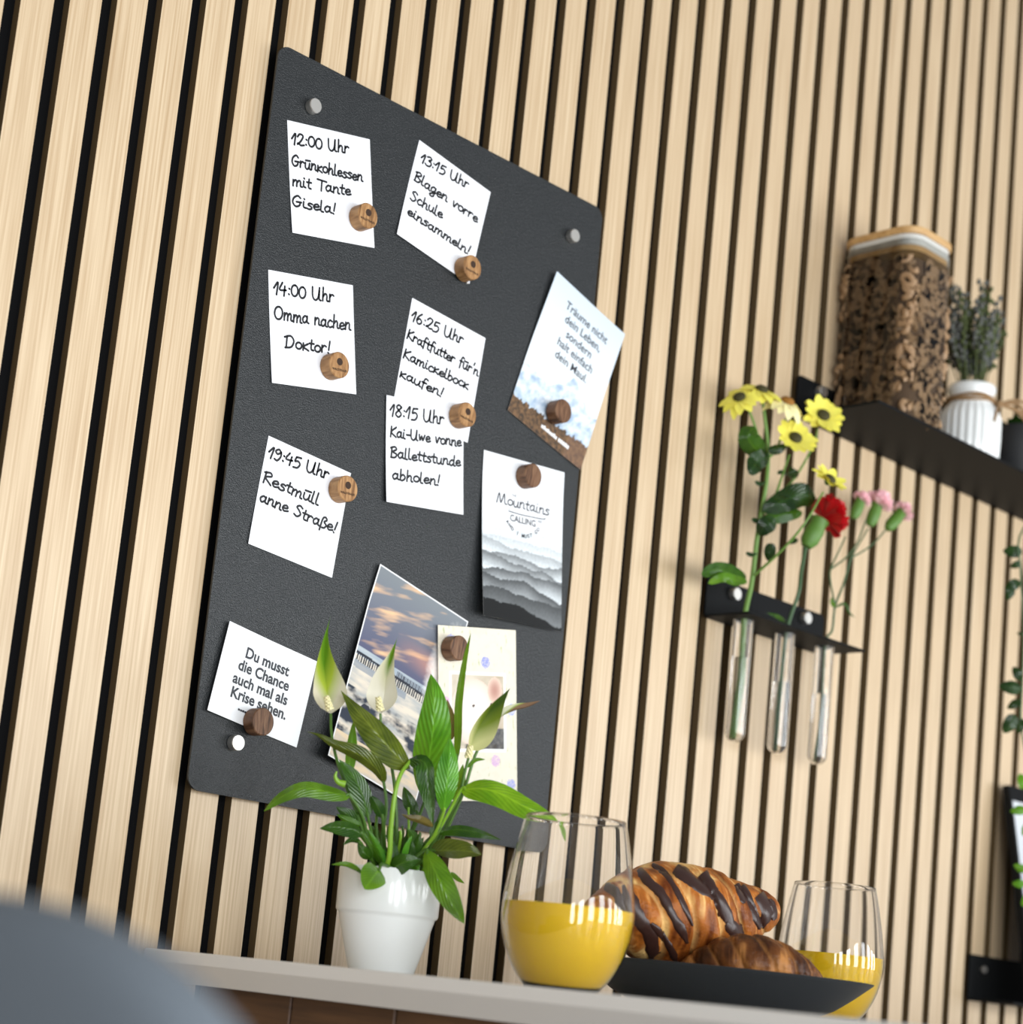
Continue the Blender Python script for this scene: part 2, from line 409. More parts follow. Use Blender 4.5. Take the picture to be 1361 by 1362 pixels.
# ------------------------------------------------------------------ writing
def ell(cx, cy, rx, ry, n=10, a0=80):
    return [(cx + rx * math.cos(math.radians(a0 + 360 * k / n)), cy + ry * math.sin(math.radians(a0 + 360 * k / n))) for k in range(n + 1)]
def dot(x, y): return [(x, y), (x + .05, y - .06)]
G = {
 '0': (1.0, [ell(.45, .8, .42, .76)]), '1': (.72, [[(0, .85), (.5, 1.7), (.36, .0)]]),
 '2': (1.0, [[(.05, 1.25), (.35, 1.68), (.78, 1.5), (.68, 1.0), (.3, .35), (.02, .12), (.2, .3), (.5, .02), (.95, .12)]]),
 '3': (.95, [[(.1, 1.55), (.5, 1.72), (.78, 1.4), (.4, 1.0)], [(.4, 1.0), (.85, .72), (.72, .12), (.3, -.02), (0, .22)]]),
 '4': (1.0, [[(.35, 1.7), (.02, .72), (.85, .72)], [(.68, 1.25), (.6, -.08)]]),
 '5': (.95, [[(.82, 1.68), (.24, 1.62)], [(.24, 1.62), (.14, .95), (.52, 1.08), (.82, .7), (.6, .1), (.08, .0)]]),
 '6': (.95, [[(.62, 1.72), (.22, 1.15), (.06, .5), (.32, 0), (.7, .18), (.72, .62), (.4, .85), (.1, .5)]]),
 '8': (.95, [[(.75, 1.45), (.42, 1.72), (.12, 1.4), (.45, .95), (.8, .45), (.45, 0), (.06, .4), (.42, .95), (.78, 1.38), (.75, 1.5)]]),
 '9': (.92, [[(.74, 1.35), (.4, 1.68), (.06, 1.3), (.36, .95), (.74, 1.3), (.76, .6), (.45, 0), (.1, .12)]]),
 ':': (.5, [dot(.2, .35), dot(.22, 1.1)]), '!': (.6, [[(.3, 1.8), (.2, .5)], dot(.14, .06)]), '-': (.75, [[(.08, .62), (.58, .62)]]),
 "'": (.3, [[(.18, 2.0), (.08, 1.55)]]), ' ': (.75, []),
 'U': (1.3, [[(0, 1.75), (.06, .5), (.4, .0), (.78, .4), (.92, 1.75)], [(.92, 1.75), (.92, .25), (1.15, .02)]]),
 'h': (.92, [[(.12, 1.85), (.1, 0)], [(.1, .55), (.4, 1.0), (.62, .8), (.64, .12), (.86, .02)]]),
 'r': (.75, [[(.1, 1.0), (.1, 0)], [(.1, .6), (.36, .98), (.62, .86)]]),
 'G': (1.2, [[(.92, 1.5), (.58, 1.82), (.14, 1.35), (.06, .6), (.42, .02), (.86, .3), (.9, .82)], [(.48, .8), (1.05, .82)]]),
 'n': (.92, [[(.1, 1), (.1, 0)], [(.1, .55), (.4, 1), (.64, .78), (.65, .12), (.88, .02)]]),
 'u': (.95, [[(.08, 1), (.1, .3), (.38, 0), (.64, .35), (.7, 1)], [(.7, 1), (.7, .2), (.92, .02)]]),
 'k': (.85, [[(.1, 1.05), (.1, 0)], [(.68, 1), (.15, .5), (.78, 0)]]),
 'o': (.85, [ell(.4, .5, .35, .48)]), 'l': (.5, [[(.1, 1.85), (.1, .22), (.4, .02)]]),
 'e': (.82, [[(.05, .42), (.66, .6), (.5, .95), (.18, .82), (.08, .4), (.32, .02), (.8, .2)]]),
 's': (.75, [[(.64, .9), (.32, 1), (.14, .72), (.5, .48), (.58, .18), (.3, 0), (0, .12)]]),
 'm': (1.3, [[(.1, 1), (.1, 0)], [(.1, .55), (.35, 1), (.55, .78), (.56, 0)], [(.56, .55), (.82, 1), (1.02, .78), (1.03, .12), (1.25, .02)]]),
 'i': (.5, [[(.12, 1), (.12, .2), (.38, .02)], dot(.14, 1.5)]),
 't': (.65, [[(.28, 1.55), (.25, .22), (.55, .02)], [(0, 1.02), (.58, 1.02)]]),
 'T': (1.0, [[(-.1, 1.85), (1.1, 1.62)], [(.5, 1.72), (.46, 0)]]),
 'a': (.95, [[(.64, .82), (.36, 1), (.06, .55), (.26, .02), (.62, .35), (.68, .98)], [(.68, .98), (.68, .2), (.92, .02)]]),
 'B': (1.0, [[(.12, 1.75), (.1, 0)], [(-.05, 1.6), (.5, 1.85), (.76, 1.45), (.28, .98), (.84, .6), (.6, .05), (.05, .02)]]),
 'g': (.9, [[(.64, .82), (.36, 1), (.06, .55), (.26, .05), (.62, .35), (.68, .98)], [(.68, .98), (.64, -.5), (.36, -.82), (.08, -.55), (.8, .15)]]),
 'v': (.85, [[(.05, 1), (.28, .02), (.58, .95), (.8, .85)]]), 'c': (.8, [[(.64, .86), (.36, 1), (.06, .5), (.3, .0), (.76, .16)]]),
 'S': (1.0, [[(.82, 1.55), (.46, 1.82), (.12, 1.48), (.5, 1.0), (.76, .5), (.42, 0), (0, .22)]]),
 'O': (1.3, [ell(.58, .88, .54, .88)]),
 'D': (1.25, [[(.18, 1.75), (.12, .05)], [(-.12, 1.55), (.6, 1.8), (1.02, 1.1), (.74, .2), (.0, .0)]]),
 'K': (1.0, [[(.12, 1.75), (.06, 0)], [(.85, 1.7), (.14, .82), (.9, .02)]]),
 'f': (.65, [[(.66, 1.7), (.38, 1.85), (.22, 1.4), (.2, -.35)], [(0, 1), (.58, 1)]]),
 'b': (.85, [[(.1, 1.8), (.12, .1), (.45, 0), (.7, .5), (.4, .95), (.12, .6)]]),
 'w': (1.1, [[(.05, 1), (.2, .05), (.46, .8), (.66, .05), (.94, .98)]]),
 'R': (1.0, [[(.12, 1.75), (.1, 0)], [(-.05, 1.6), (.56, 1.8), (.76, 1.35), (.18, .9), (.92, 0)]]),
 'd': (.95, [[(.64, .82), (.36, 1), (.06, .5), (.3, .0), (.64, .4)], [(.7, 1.8), (.69, .2), (.92, .02)]]),
 'ß': (.9, [[(.1, -.5), (.16, 1.4), (.45, 1.78), (.7, 1.42), (.42, 1.0), (.76, .6), (.62, .1), (.32, 0)]]),
 'M': (1.6, [[(.0, .0), (.25, 1.7), (.6, .1), (1.0, 1.75), (1.2, .2), (1.5, .05)]]),
}
G['ü'] = (G['u'][0], G['u'][1] + [[(.1, 1.42), (.78, 1.46)]])

def stroke_mesh(P, w2, lift, z):
    """ribbon with round ends in the sheet's own plane"""
    V, Fc = [], []; m = len(P)
    def put(x, y): V.append(Vector((x, y, lift(x, y) + z))); return len(V) - 1
    prev = None
    for i in range(m):
        a, b = P[max(i - 1, 0)], P[min(i + 1, m - 1)]
        d = Vector((b[0] - a[0], b[1] - a[1])); d = d.normalized() if d.length > 1e-9 else Vector((1, 0))
        nx, ny = -d.y * w2, d.x * w2
        cur = (put(P[i][0] + nx, P[i][1] + ny), put(P[i][0] - nx, P[i][1] - ny))
        if prev: Fc.append([prev[0], prev[1], cur[1], cur[0]])
        prev = cur
    for p in (P[0], P[-1]):
        ring = [put(p[0] + w2 * math.cos(2 * PI * k / 10), p[1] + w2 * math.sin(2 * PI * k / 10)) for k in range(10)]
        Fc.append(ring)
    return V, Fc

def write(text, p0, p1, xh, w2, lift, z=0.00015):
    """one hand-written line from p0 to p1 (sheet coordinates) with x-height xh"""
    adv = sum(G[c][0] for c in text)
    p0, p1 = Vector(p0), Vector(p1); d = p1 - p0; L = d.length; d.normalize(); nrm = Vector((-d.y, d.x))
    sx = L / adv; pen = 0.0; out = []
    for ci, c in enumerate(text):
        a, strokes = G[c]; jy = (math.sin(ci * 2.7) * .06)
        for s in strokes:
            q = catmull([Vector((p[0], p[1], 0)) for p in s], 5)
            pts = [p0 + d * ((pen + v.x + .08 * v.y) * sx) + nrm * ((v.y + jy) * xh) for v in q]
            out.append(stroke_mesh([(v.x, v.y) for v in pts], w2, lift, z))
        pen += a
    return join(*out)

FONT_CACHE = {}
def font_mesh(text, size, align='LEFT', spacing=1.0, bold=0.0):
    cu = bpy.data.curves.new('txt', 'FONT'); cu.body = text; cu.size = size; cu.align_x = align
    cu.resolution_u = 4; cu.space_line = spacing; cu.offset = bold
    o = bpy.data.objects.new('txt', cu); COL.objects.link(o)
    dg = bpy.context.evaluated_depsgraph_get(); me = bpy.data.meshes.new_from_object(o.evaluated_get(dg))
    v = [p.co.copy() for p in me.vertices]; f = [list(p.vertices) for p in me.polygons]
    bpy.data.objects.remove(o); bpy.data.curves.remove(cu); bpy.data.meshes.remove(me)
    return v, f
def place_text(vf, x, y, lift, z=0.00015, sx=1.0):
    v, f = vf
    return [Vector((p.x * sx + x, p.y + y, lift(p.x * sx + x, p.y + y) + z)) for p in v], f

# ------------------------------------------------------------------ sheets on the board
def sheet_frame(tl, deg, y):
    a = math.radians(deg)
    lx = Vector((math.cos(a), 0, math.sin(a))); ly = Vector((-math.sin(a), 0, math.cos(a))); n = Vector((0, -1, 0))
    M = Matrix((lx, ly, n)).transposed().to_4x4(); M.translation = Vector((tl[0], y, tl[1])); return M
def sheet_mesh(w_, h_, lift, nu=12, nv=14, th=0.0003):
    V, Fc = [], []
    for s in (0, -th):
        for j in range(nv + 1):
            for i in range(nu + 1):
                x, y = w_ * i / nu, -h_ * j / nv; V.append(Vector((x, y, lift(x, y) + s)))
    N = (nu + 1) * (nv + 1); idx = lambda i, j: j * (nu + 1) + i
    for j in range(nv):
        for i in range(nu):
            a, b, c, d = idx(i, j), idx(i + 1, j), idx(i + 1, j + 1), idx(i, j + 1)
            Fc.append([d, c, b, a]); Fc.append([a + N, b + N, c + N, d + N])
    rim = [idx(i, 0) for i in range(nu)] + [idx(nu, j) for j in range(nv)] + [idx(i, nv) for i in range(nu, 0, -1)] + [idx(0, j) for j in range(nv, 0, -1)]
    for k in range(len(rim)):
        a, b = rim[k], rim[(k + 1) % len(rim)]; Fc.append([a, b, b + N, a + N])
    return V, Fc
def to_local(M, px, py, Y):
    q = M.inverted() @ at(px, py, Y); return (q.x, q.y)

NOTES = [
 # label, tl pixel, rotation, w, h, y, curl, lines: (text, start px, end px, x-height mm)
 ('white handwritten note with 12:00 at top left of black board', (382.2, 159.7), 11.3, .0896, .0924, -.0104, .002,
  [('12:00 Uhr', (389, 191.5), (466, 204), 6.6), ('Grünkohlessen', (388.8, 219.6), (484, 241.5), 6.0), ('mit Tante', (389.5, 246.5), (468, 260), 6.0), ('Gisela!', (389, 273.5), (449, 285), 6.0)]),
 ('white handwritten note with 13:15 at top middle of black board', (558, 186.2), -9.2, .0913, .0927, -.0104, .003,
  [('13:15 Uhr', (560, 215), (624, 251), 6.0), ('Blagen vorre', (551.5, 239), (636, 296), 6.0), ('Schule', (546, 265), (589, 291), 6.0), ('einsammeln!', (541.5, 284.4), (626, 340), 5.6)]),
 ('white handwritten note with 14:00, left of black board below the 12:00 note', (357, 358.7), 10.4, .0898, .0914, -.0104, .002,
  [('14:00 Uhr', (365, 391), (446, 402), 7.2), ('Omma nachen', (365.5, 423.5), (468, 439.5), 7.0), ('Doktor!', (380, 462), (442, 470), 6.6)]),
 ('white handwritten note with 16:25, its lower part under the 18:15 note', (548.6, 396.2), -5.0, .0908, .0990, -.0104, .0,
  [('16:25 Uhr', (547.5, 426), (617, 458), 6.6), ('Kraftfutter für\'n', (542, 449.5), (637, 500), 5.8), ('Kamickelbock', (537, 475.5), (624, 518), 5.8), ('kaufen!', (532, 500.5), (591, 529), 5.6)]),
 ('white handwritten note with 18:15, overlapping the 16:25 note above it', (514.4, 525.4), 7.0, .0908, .0910, -.0114, .004,
  [('18:15 Uhr', (519.5, 553), (592, 564.5), 7.2), ('Kai-Uwe vonne', (520, 580.5), (615, 594), 6.0), ('Ballettstunde', (520, 608), (614, 620.5), 6.0), ('abholen!', (521.5, 637), (587, 646), 6.0)]),
 ('white handwritten note with 19:45, left of black board above the quote card', (357.5, 579.5), -5.0, .0892, .0908, -.0104, .002,
  [('19:45 Uhr', (357, 608), (438, 637.5), 6.6), ('Restmüll', (350, 641), (425, 672.5), 6.4), ('anne Straße!', (345.5, 666), (449, 709.5), 6.2)]),
]
for lab, tlp, rot, w_, h_, y, curl, lines in NOTES:
    p = at(*tlp, y); M = sheet_frame((p.x, p.z), rot, y)
    lift = (lambda W, H, c: (lambda x, y: c * (max(0, -y / H - .25) ** 2) * (1 - .5 * x / W)))(w_, h_, curl)
    o = thing('paper_note', lab, 'note', group='handwritten notes on the board', M=M)
    part('paper', sheet_mesh(w_, h_, lift), M_paper, o, local=True)
    vfs = [write(t, to_local(M, *a, y - .001), to_local(M, *b, y - .001), xh / 1000 * .84, .00092, lift) for t, a, b, xh in lines]
    part('handwriting', join(*vfs), M_ink, o, smooth=False, local=True, label='black handwriting')

def picture(w_, h_, lift, fn, nu, nv, th=0.0004):
    V, Fc = sheet_mesh(w_, h_, lift, nu, nv, th); cols = []
    N = (nu + 1) * (nv + 1)
    for k in range(N):
        i, j = k % (nu + 1), k // (nu + 1); cols.append(fn(i / nu, j / nv))
    cols += [(0.8, 0.8, 0.8)] * N
    return (V, Fc), cols
def mixc(a, b, t):
    t = max(0, min(1, t)); return tuple(a[i] + (b[i] - a[i]) * t for i in range(3))
def nz(x, y, z=0.0): return noise.noise(Vector((x, y, z)))
def fbm(x, y, z=0.0, o=4): return noise.fractal(Vector((x, y, z)), 1.0, 2.0, o)
flat = lambda x, y: 0.0

def tiny_line(x, y, L, h, n, lift):
    """printing too small to read: a row of close upright marks"""
    V, Fc = [], []; r = random.Random(n)
    for k in range(n):
        x0, x1 = x + L * k / n, x + L * (k + .86) / n; hh = h * r.uniform(.7, 1.0)
        b = len(V); V += [Vector((a, c, lift(a, c) + .0002)) for a, c in ((x0, y), (x1, y), (x1, y + hh), (x0, y + hh))]; Fc.append([b, b + 1, b + 2, b + 3])
    return V, Fc

# white quote card, bottom left
p = at(303.1, 826.3, -.011); M = sheet_frame((p.x, p.z), -8.6, -.0105)
liftq = lambda x, y: .004 * max(0, (0.5 - x / .094)) + .0012
o = thing('quote_card', 'small white printed quote card at bottom left of black board', 'card', M=M)
part('card', sheet_mesh(.094, .0728, liftq, th=.0004), M_cardw, o, local=True)
vf = []
for i, (t, x) in enumerate((('Du musst', .0185), ('die Chance', .0145), ('auch mal als', .0125), ('Krise sehen.', .0135))):
    vf.append(place_text(font_mesh(t, .0121, bold=.00035), x + .004, -.0215 - i * .0113, liftq, sx=.98))
vf += [tiny_line(.0285, -.0633, .0090, .0021, 4, liftq)]
part('printed_text', join(*vf), M_print, o, smooth=False, local=True, label='dark grey printed words')

# quote card with mountains, right edge
p = at(739.1, 361.4, -.013); M = sheet_frame((p.x, p.z), -16.1, -.0108)
W, H = .1043, .150
liftt = lambda x, y: .0006 + .006 * max(0, x / W - .6) ** 2 + .004 * max(0, -.55 * H + (H + y)) / H + .003 * (1 - x / W) * max(0, .6 + y / H)
def f_tr(u, v):
    sky = mixc(s2l(205, 217, 228), s2l(232, 240, 246), min(1, v * 1.8))
    ridge = .60 + .16 * abs(u - .68) - .10 * max(0, 1 - abs(u - .62) * 4) - .05 * max(0, 1 - abs(u - .05) * 6) + .04 * fbm(u * 9, 3.1)
    c = sky
    if v > ridge:
        t = fbm(u * 14 + v * 6, v * 18, 1.0)
        c = mixc(s2l(160, 182, 205), s2l(236, 242, 247), .62 + t * .75 - (v - ridge) * .9)
        c = mixc(c, s2l(176, 196, 216), max(0, (v - .78) * 4))
    g = .865 - .05 * (u - .5) + .02 * fbm(u * 20, 8.0)
    if v > g:
        t = fbm(u * 30, v * 40, 2.0); c = mixc(s2l(128, 98, 70), s2l(66, 56, 48), .5 + t * .9)
        if u > .75: c = mixc(c, s2l(150, 116, 96), .3)
    elif abs(v - g) < .012 and (int(u * 60) % 6 == 0): c = s2l(60, 56, 52)
    return c
o = thing('mountain_quote_card', 'tilted postcard with pale mountain and dark words at right edge of board', 'postcard', M=M)
pic, cols = picture(W, H, liftt, f_tr, 110, 156)
part('card', pic, M_photo, o, local=True, cols=cols)
vf = []
for i, (t, x) in enumerate((('Träume nicht', .051), ('dein Leben,', .051), ('sondern', .051), ('halt einfach', .051), ('dein Maul.', .051))):
    vf.append(place_text(font_mesh(t, .0114, 'CENTER', bold=.00014), x + .004, -.0235 - i * .0121, liftt))
part('printed_text', join(*vf), M_print, o, smooth=False, local=True, label='dark blue-grey printed words')
part('caption', join(tiny_line(.043, -.1415, .0225, .0040, 8, liftt), tiny_line(.0672, -.1415, .0155, .0040, 5, liftt)), M_white, o, smooth=False, local=True, label='small white printed caption')

# misty mountains card
p = at(645.6, 598.1, -.0125); M = sheet_frame((p.x, p.z), 3.6, -.0106)
W2, H2 = .1045, .1480
liftm = lambda x, y: .0004 + .013 * (max(0, -y / H2 - .12)) ** 1.4 * (1 - .45 * x / W2)
RID = [(.44, .72, .85, .09), (.495, .60, .85, .09), (.55, .42, .82, .09), (.605, .22, .78, .09), (.66, .17, .72, .09), (.715, .11, .62, .10), (.775, .085, .42, .11), (.845, .075, .20, .12), (.925, .012, .012, .5)]
def f_mo(u, v):
    c = mixc((.88, .89, .91), (.76, .78, .82), .25 + .5 * fbm(u * 3, v * 4, 5.0)) if v < .45 else (.88, .89, .91)
    for i, (b, d, top, fd) in enumerate(RID):
        r0 = b + .045 * nz(u * 2.3 + i * 7.3, i * 3.1) + .018 * nz(u * 6.1 + i * 2.7, i * 5.3) + (u - .5) * (.015 if i % 2 else .05)
        r = r0 + .006 * nz(u * 26, i * 5.1) + .004 * nz(u * 60, i * 2.1)
        if v > r:
            fade = max(0, min(1, (v - r0) / fd)) ** 1.2
            t = d + (top - d) * fade
            t *= 1 + .16 * nz(u * 45, v * 60, i)
            c = (t * .94, t * 1.0, t * 1.03)
    return c
o = thing('misty_mountains_card', 'postcard of grey misty mountain ridges at right of black board', 'postcard', M=M)
pic, cols = picture(W2, H2, liftm, f_mo, 110, 150)
part('card', pic, M_photo, o, local=True, cols=cols)
vf = [write('Mountains', (.018, -.0437), (.0865, -.0437), .0054, .00065, liftm)]
vf.append(stroke_mesh([(.034, -.0470), (.033, -.0490), (.050, -.0495), (.072, -.0487), (.081, -.0480), (.081, -.0465)], .00045, liftm, .00015))
vf.append(place_text(font_mesh('CALLING', .0082, 'CENTER', bold=.00015), .052, -.0572, liftm))
vf.append(place_text(font_mesh('THE', .0034, 'CENTER'), .040, -.0350, liftm)); vf.append(place_text(font_mesh('ARE', .0034, 'CENTER'), .074, -.0525, liftm))
arc = 'AND I MUST GO'
for i, ch in enumerate(arc):
    if ch == ' ': continue
    a = -0.62 + 1.24 * i / (len(arc) - 1); cx, cy = .052 + .036 * math.sin(a), -.0300 - .036 * math.cos(a) - .004 + 0.008 * a * a
    v, f = font_mesh(ch, .0047, 'CENTER', bold=.00012); ca, sa = math.cos(a), math.sin(a)
    vf.append(([Vector((cx + q.x * ca - q.y * sa, cy + q.x * sa + q.y * ca, liftm(cx, cy) + .0002)) for q in v], f))
part('printed_text', join(*vf), M_print, o, smooth=False, local=True, label='dark printed lettering')

# sunset pier postcard
p = at(506.2, 750, -.013); M = sheet_frame((p.x, p.z), -13.6, -.0104)
W3, H3 = .1125, .1725
lifts = lambda x, y: .0005 + .011 * (max(0, -y / H3 - .2)) * (1 - x / W3) + .002 * (1 - x / W3)
def f_su(u, v):
    if v < .43:
        c = mixc(s2l(126, 132, 136), s2l(88, 90, 116), v / .43)
        st = fbm(u * 1.6 - 2, (v + u * .16) * 13, 3.0)
        c = mixc(c, s2l(248, 200, 150), max(0, min(.85, st * 1.7 + .12 - abs(v - .17) * 3.6 + u * .1)))
        c = mixc(c, s2l(236, 158, 118), max(0, .75 - abs(v - .34 + (1 - u) * .05) * 9) * max(0, u - .35) * 1.4)
    elif v < .47:
        c = mixc(s2l(160, 172, 182), s2l(190, 196, 196), fbm(u * 3, v * 40))
    else:
        t = fbm(u * 3.5, v * 26, 1.0); c = mixc(s2l(176, 178, 176), s2l(226, 214, 196), .5 + t)
        if .63 < v < .86:
            k = fbm(u * 5, v * 17, 9.0); c = mixc(c, s2l(46, 54, 68), max(0, min(1, .62 + k * 2.0 - abs(v - .75) * 4.5)))
        if v > .86: c = mixc(s2l(228, 206, 172), s2l(190, 184, 176), .5 + t)
        if ((u - .24) ** 2 * .9 + (v - .705) ** 2 * 3) < .0028: c = s2l(46, 50, 62)
    pv = v - .465 - (u - .3) * .02
    if u < .96:
        if abs(pv) < .006: c = s2l(40, 44, 54)
        elif 0 < pv < .040 and (u * 42) % 1 < .5: c = s2l(38, 42, 52)
        elif .04 <= pv < .075 and u < .6: c = mixc(c, s2l(120, 134, 150), .7)
        elif -.03 < pv < 0 and .45 < u < .8 and (u * 60) % 1 < .6: c = s2l(84, 88, 98)
    gl = (u - .93) ** 2 + (v - .33) ** 2 * .55
    c = mixc(c, (1.0, .96, .90), max(0, 1.15 - gl * 22 - .3 * abs(fbm(u * 10, v * 20))))
    if (u - .97) ** 2 + ((v - .24) * 1.5) ** 2 < .0035: c = s2l(246, 160, 84)
    if u < .012 or u > .988 or v < .008 or v > .992: c = (.85, .85, .85)
    return c
o = thing('sunset_postcard', 'large tilted postcard of a sunset over sea and pier behind the plant', 'postcard', M=M)
pic, cols = picture(W3, H3, lifts, f_su, 150, 230)
part('card', pic, M_photo, o, local=True, cols=cols)

# cream card with a pig photo
p = at(582.4, 831.2, -.0145); M = sheet_frame((p.x, p.z), 8.6, -.0142)
W4, H4 = .0935, .150
liftp = lambda x, y: .0004 + .002 * abs(x / W4 - .1)
def f_pig(u, v):
    base = s2l(228, 220, 202); c = mixc(base, s2l(216, 210, 188), max(0, fbm(u * 12, v * 18) * .7))
    g = fbm(u * 34, v * 22, 6.0)
    if g > .5: c = mixc(c, s2l(186, 190, 150), min(1, (g - .5) * 4))
    for a, b, col in ((.60, .20, (150, 156, 214)), (.10, .44, (226, 160, 205)), (.93, .47, (166, 176, 222)), (.16, .08, (176, 180, 220)), (.72, .77, (206, 170, 205)), (.92, .91, (150, 156, 214)), (.12, .80, (214, 160, 200))):
        d = math.hypot((u - a) * W4, (v - b) * H4)
        if d < .0052: c = mixc(c, s2l(*col), .35 + .65 * (nz(u * 160, v * 240) > -.1))
    x0, x1, y0, y1 = .14, .86, .26, .72
    if x0 < u < x1 and y0 < v < y1:
        a, b = (u - x0) / (x1 - x0), (v - y0) / (y1 - y0)
        if min(a, 1 - a) < .035 or min(b, 1 - b) < .035: return s2l(246, 246, 242)
        c = mixc(s2l(214, 204, 186), s2l(178, 160, 136), a * .6 + .5 * fbm(a * 4, b * 4))
        if b > .70 and a > .55: c = mixc(s2l(74, 74, 78), s2l(110, 108, 104), .5 + fbm(a * 20, b * 20))
        if b > .9: c = mixc(c, s2l(70, 66, 60), max(0, fbm(a * 18, b * 10) + .4))
        d = math.hypot((a - .42) / .40, (b - .50) / .42)
        if d < 1: c = mixc(s2l(246, 236, 226), s2l(230, 206, 190), d * d)
        e = math.hypot((a - .80) / .13, (b - .22) / .17)
        if e < 1: c = mixc(s2l(186, 140, 126), s2l(232, 204, 186), e * e)
        n_ = math.hypot((a - .66) / .14, (b - .63) / .10)
        if n_ < 1: c = mixc(s2l(224, 176, 162), s2l(236, 206, 192), n_)
        for ex, ey, er in ((.42, .42, .022), (.74, .40, .022), (.62, .64, .022), (.71, .62, .022)):
            if math.hypot(a - ex, b - ey) < er: c = s2l(70, 54, 52)
    return c
o = thing('pig_photo_card', 'cream flower patterned card with a pig photo behind the plant', 'card', M=M)
pic, cols = picture(W4, H4, liftp, f_pig, 110, 176)
part('card', pic, M_photo, o, local=True, cols=cols)

# ------------------------------------------------------------------ wooden magnets
MAG_R, MAG_L = .0108, .0122
MAGPROF = [(0, 0), (MAG_R - .0006, 0), (MAG_R, .0005), (MAG_R, MAG_L - .0007), (MAG_R - .0007, MAG_L), (0, MAG_L)]
MAGS = [
 ((477, 291), -.0112, 'oak', 'oak button magnet with burnt emblem holding the 12:00 note'),
 ((616, 359), -.0122, 'oak', 'oak button magnet with burnt emblem holding the 13:15 note'),
 ((439, 488.5), -.0112, 'oak', 'oak button magnet with burnt emblem holding the 14:00 note'),
 ((609, 554), -.0124, 'oak', 'oak button magnet with burnt emblem pinning the 16:25 and 18:15 notes together'),
 ((450, 652), -.0109, 'oak', 'oak button magnet with burnt emblem holding the 19:45 note'),
 ((737, 549), -.0138, 'walnut', 'plain dark wooden button magnet on the mountain quote postcard'),
 ((697, 634.5), -.0113, 'walnut', 'plain dark wooden button magnet at top of the misty mountains card'),
 ((337.5, 960.5), -.0126, 'walnut', 'plain dark wooden button magnet on the white quote card'),
 ((598.5, 863), -.0155, 'walnut', 'plain dark wooden button magnet holding the pig photo card'),
]
proto = {}
for (px, py), y, kind, lab in MAGS:
    c = at(px, py, y)
    M = sheet_frame((c.x, c.z), random.uniform(-8, 14), y)
    o = thing('wooden_magnet', lab, 'magnet', group='wooden magnets on the board', M=M)
    if kind not in proto:
        b = part('magnet_body', lathe(MAGPROF, (0, 0, 0), 40), M_oakmag if kind == 'oak' else M_walmag, o, local=True)
        b.data.polygons.foreach_set('use_smooth', [abs(p.normal.z) < .4 for p in b.data.polygons])
        ch = [b]
        if kind == 'oak':
            em = [([Vector((.0031 * math.cos(t * PI / 12), .0026 + .0031 * math.sin(t * PI / 12), MAG_L + .0001)) for t in range(24)], [list(range(24))])]
            em.append(place_text(font_mesh('WALDTRAUD', .0025, 'CENTER', bold=.00008), 0, -.0050, lambda x, y: MAG_L))
            ch.append(part('emblem', join(*em), M_burn, o, smooth=False, local=True, label='burnt round emblem with lettering'))
        proto[kind] = ch
    else:
        for s in proto[kind]:
            c2 = s.copy(); COL.objects.link(c2); c2.parent = o
c = at(621, 376.3, -.0103)
bead = thing('metal_bead', 'tiny silver pin just below the magnet of the 13:15 note', 'bead', (c.x, -.0103, c.z))  # tiny silver sphere on the board front
part('bead_body', ball((c.x, -.0106, c.z), .0013, 2), M_cap, bead)

# ------------------------------------------------------------------ table
TX0 = 0.213; TZ = 0.75
table = thing('table', 'white topped table with chamfered edge standing against the slat wall', 'table', (0.85, -0.47, 0))
def slab(x0, x1, y0, y1, z0, z1, lip, cham):
    V, Fc = [], []
    lev = [(0.0015, z1), (0.0, z1 - .0015), (0.0, z1 - lip), (cham, z0)]
    for ins, z in lev:
        V += [Vector((x0 + ins, y0 + ins, z)), Vector((x1 - ins, y0 + ins, z)), Vector((x1 - ins, y1, z)), Vector((x0 + ins, y1, z))]
    for i in range(len(lev) - 1):
        for k in range(4):
            k2 = (k + 1) % 4; Fc.append([(i + 1) * 4 + k, (i + 1) * 4 + k2, i * 4 + k2, i * 4 + k])
    Fc.append([0, 1, 2, 3]); Fc.append([15, 14, 13, 12]); return V, Fc
part('tabletop', slab(TX0, 1.52, -0.95, -0.004, TZ - .023, TZ, .0088, .010), M_table, table, smooth=False)
ap = []
for k in range(8):
    y0 = -0.90 + k * .108; ap.append(box(TX0 + .03, TX0 + .048, y0, y0 + .1065, 0.06, TZ - .023, .001, 1))
part('side_panel', join(*ap), M_walnut, table, smooth=False, label='dark wooden side panel')
part('side_panel', box(1.44, 1.46, -.90, -.03, .06, TZ - .023, .001, 1), M_walnut, table, smooth=False, label='dark wooden side panel')
for x, y in ((TX0 + .04, -.86), (TX0 + .04, -.08), (1.45, -.86), (1.45, -.08)):
    part('foot', box(x - .025, x + .025, y - .025, y + .025, 0, .06), M_leg, table, smooth=False)

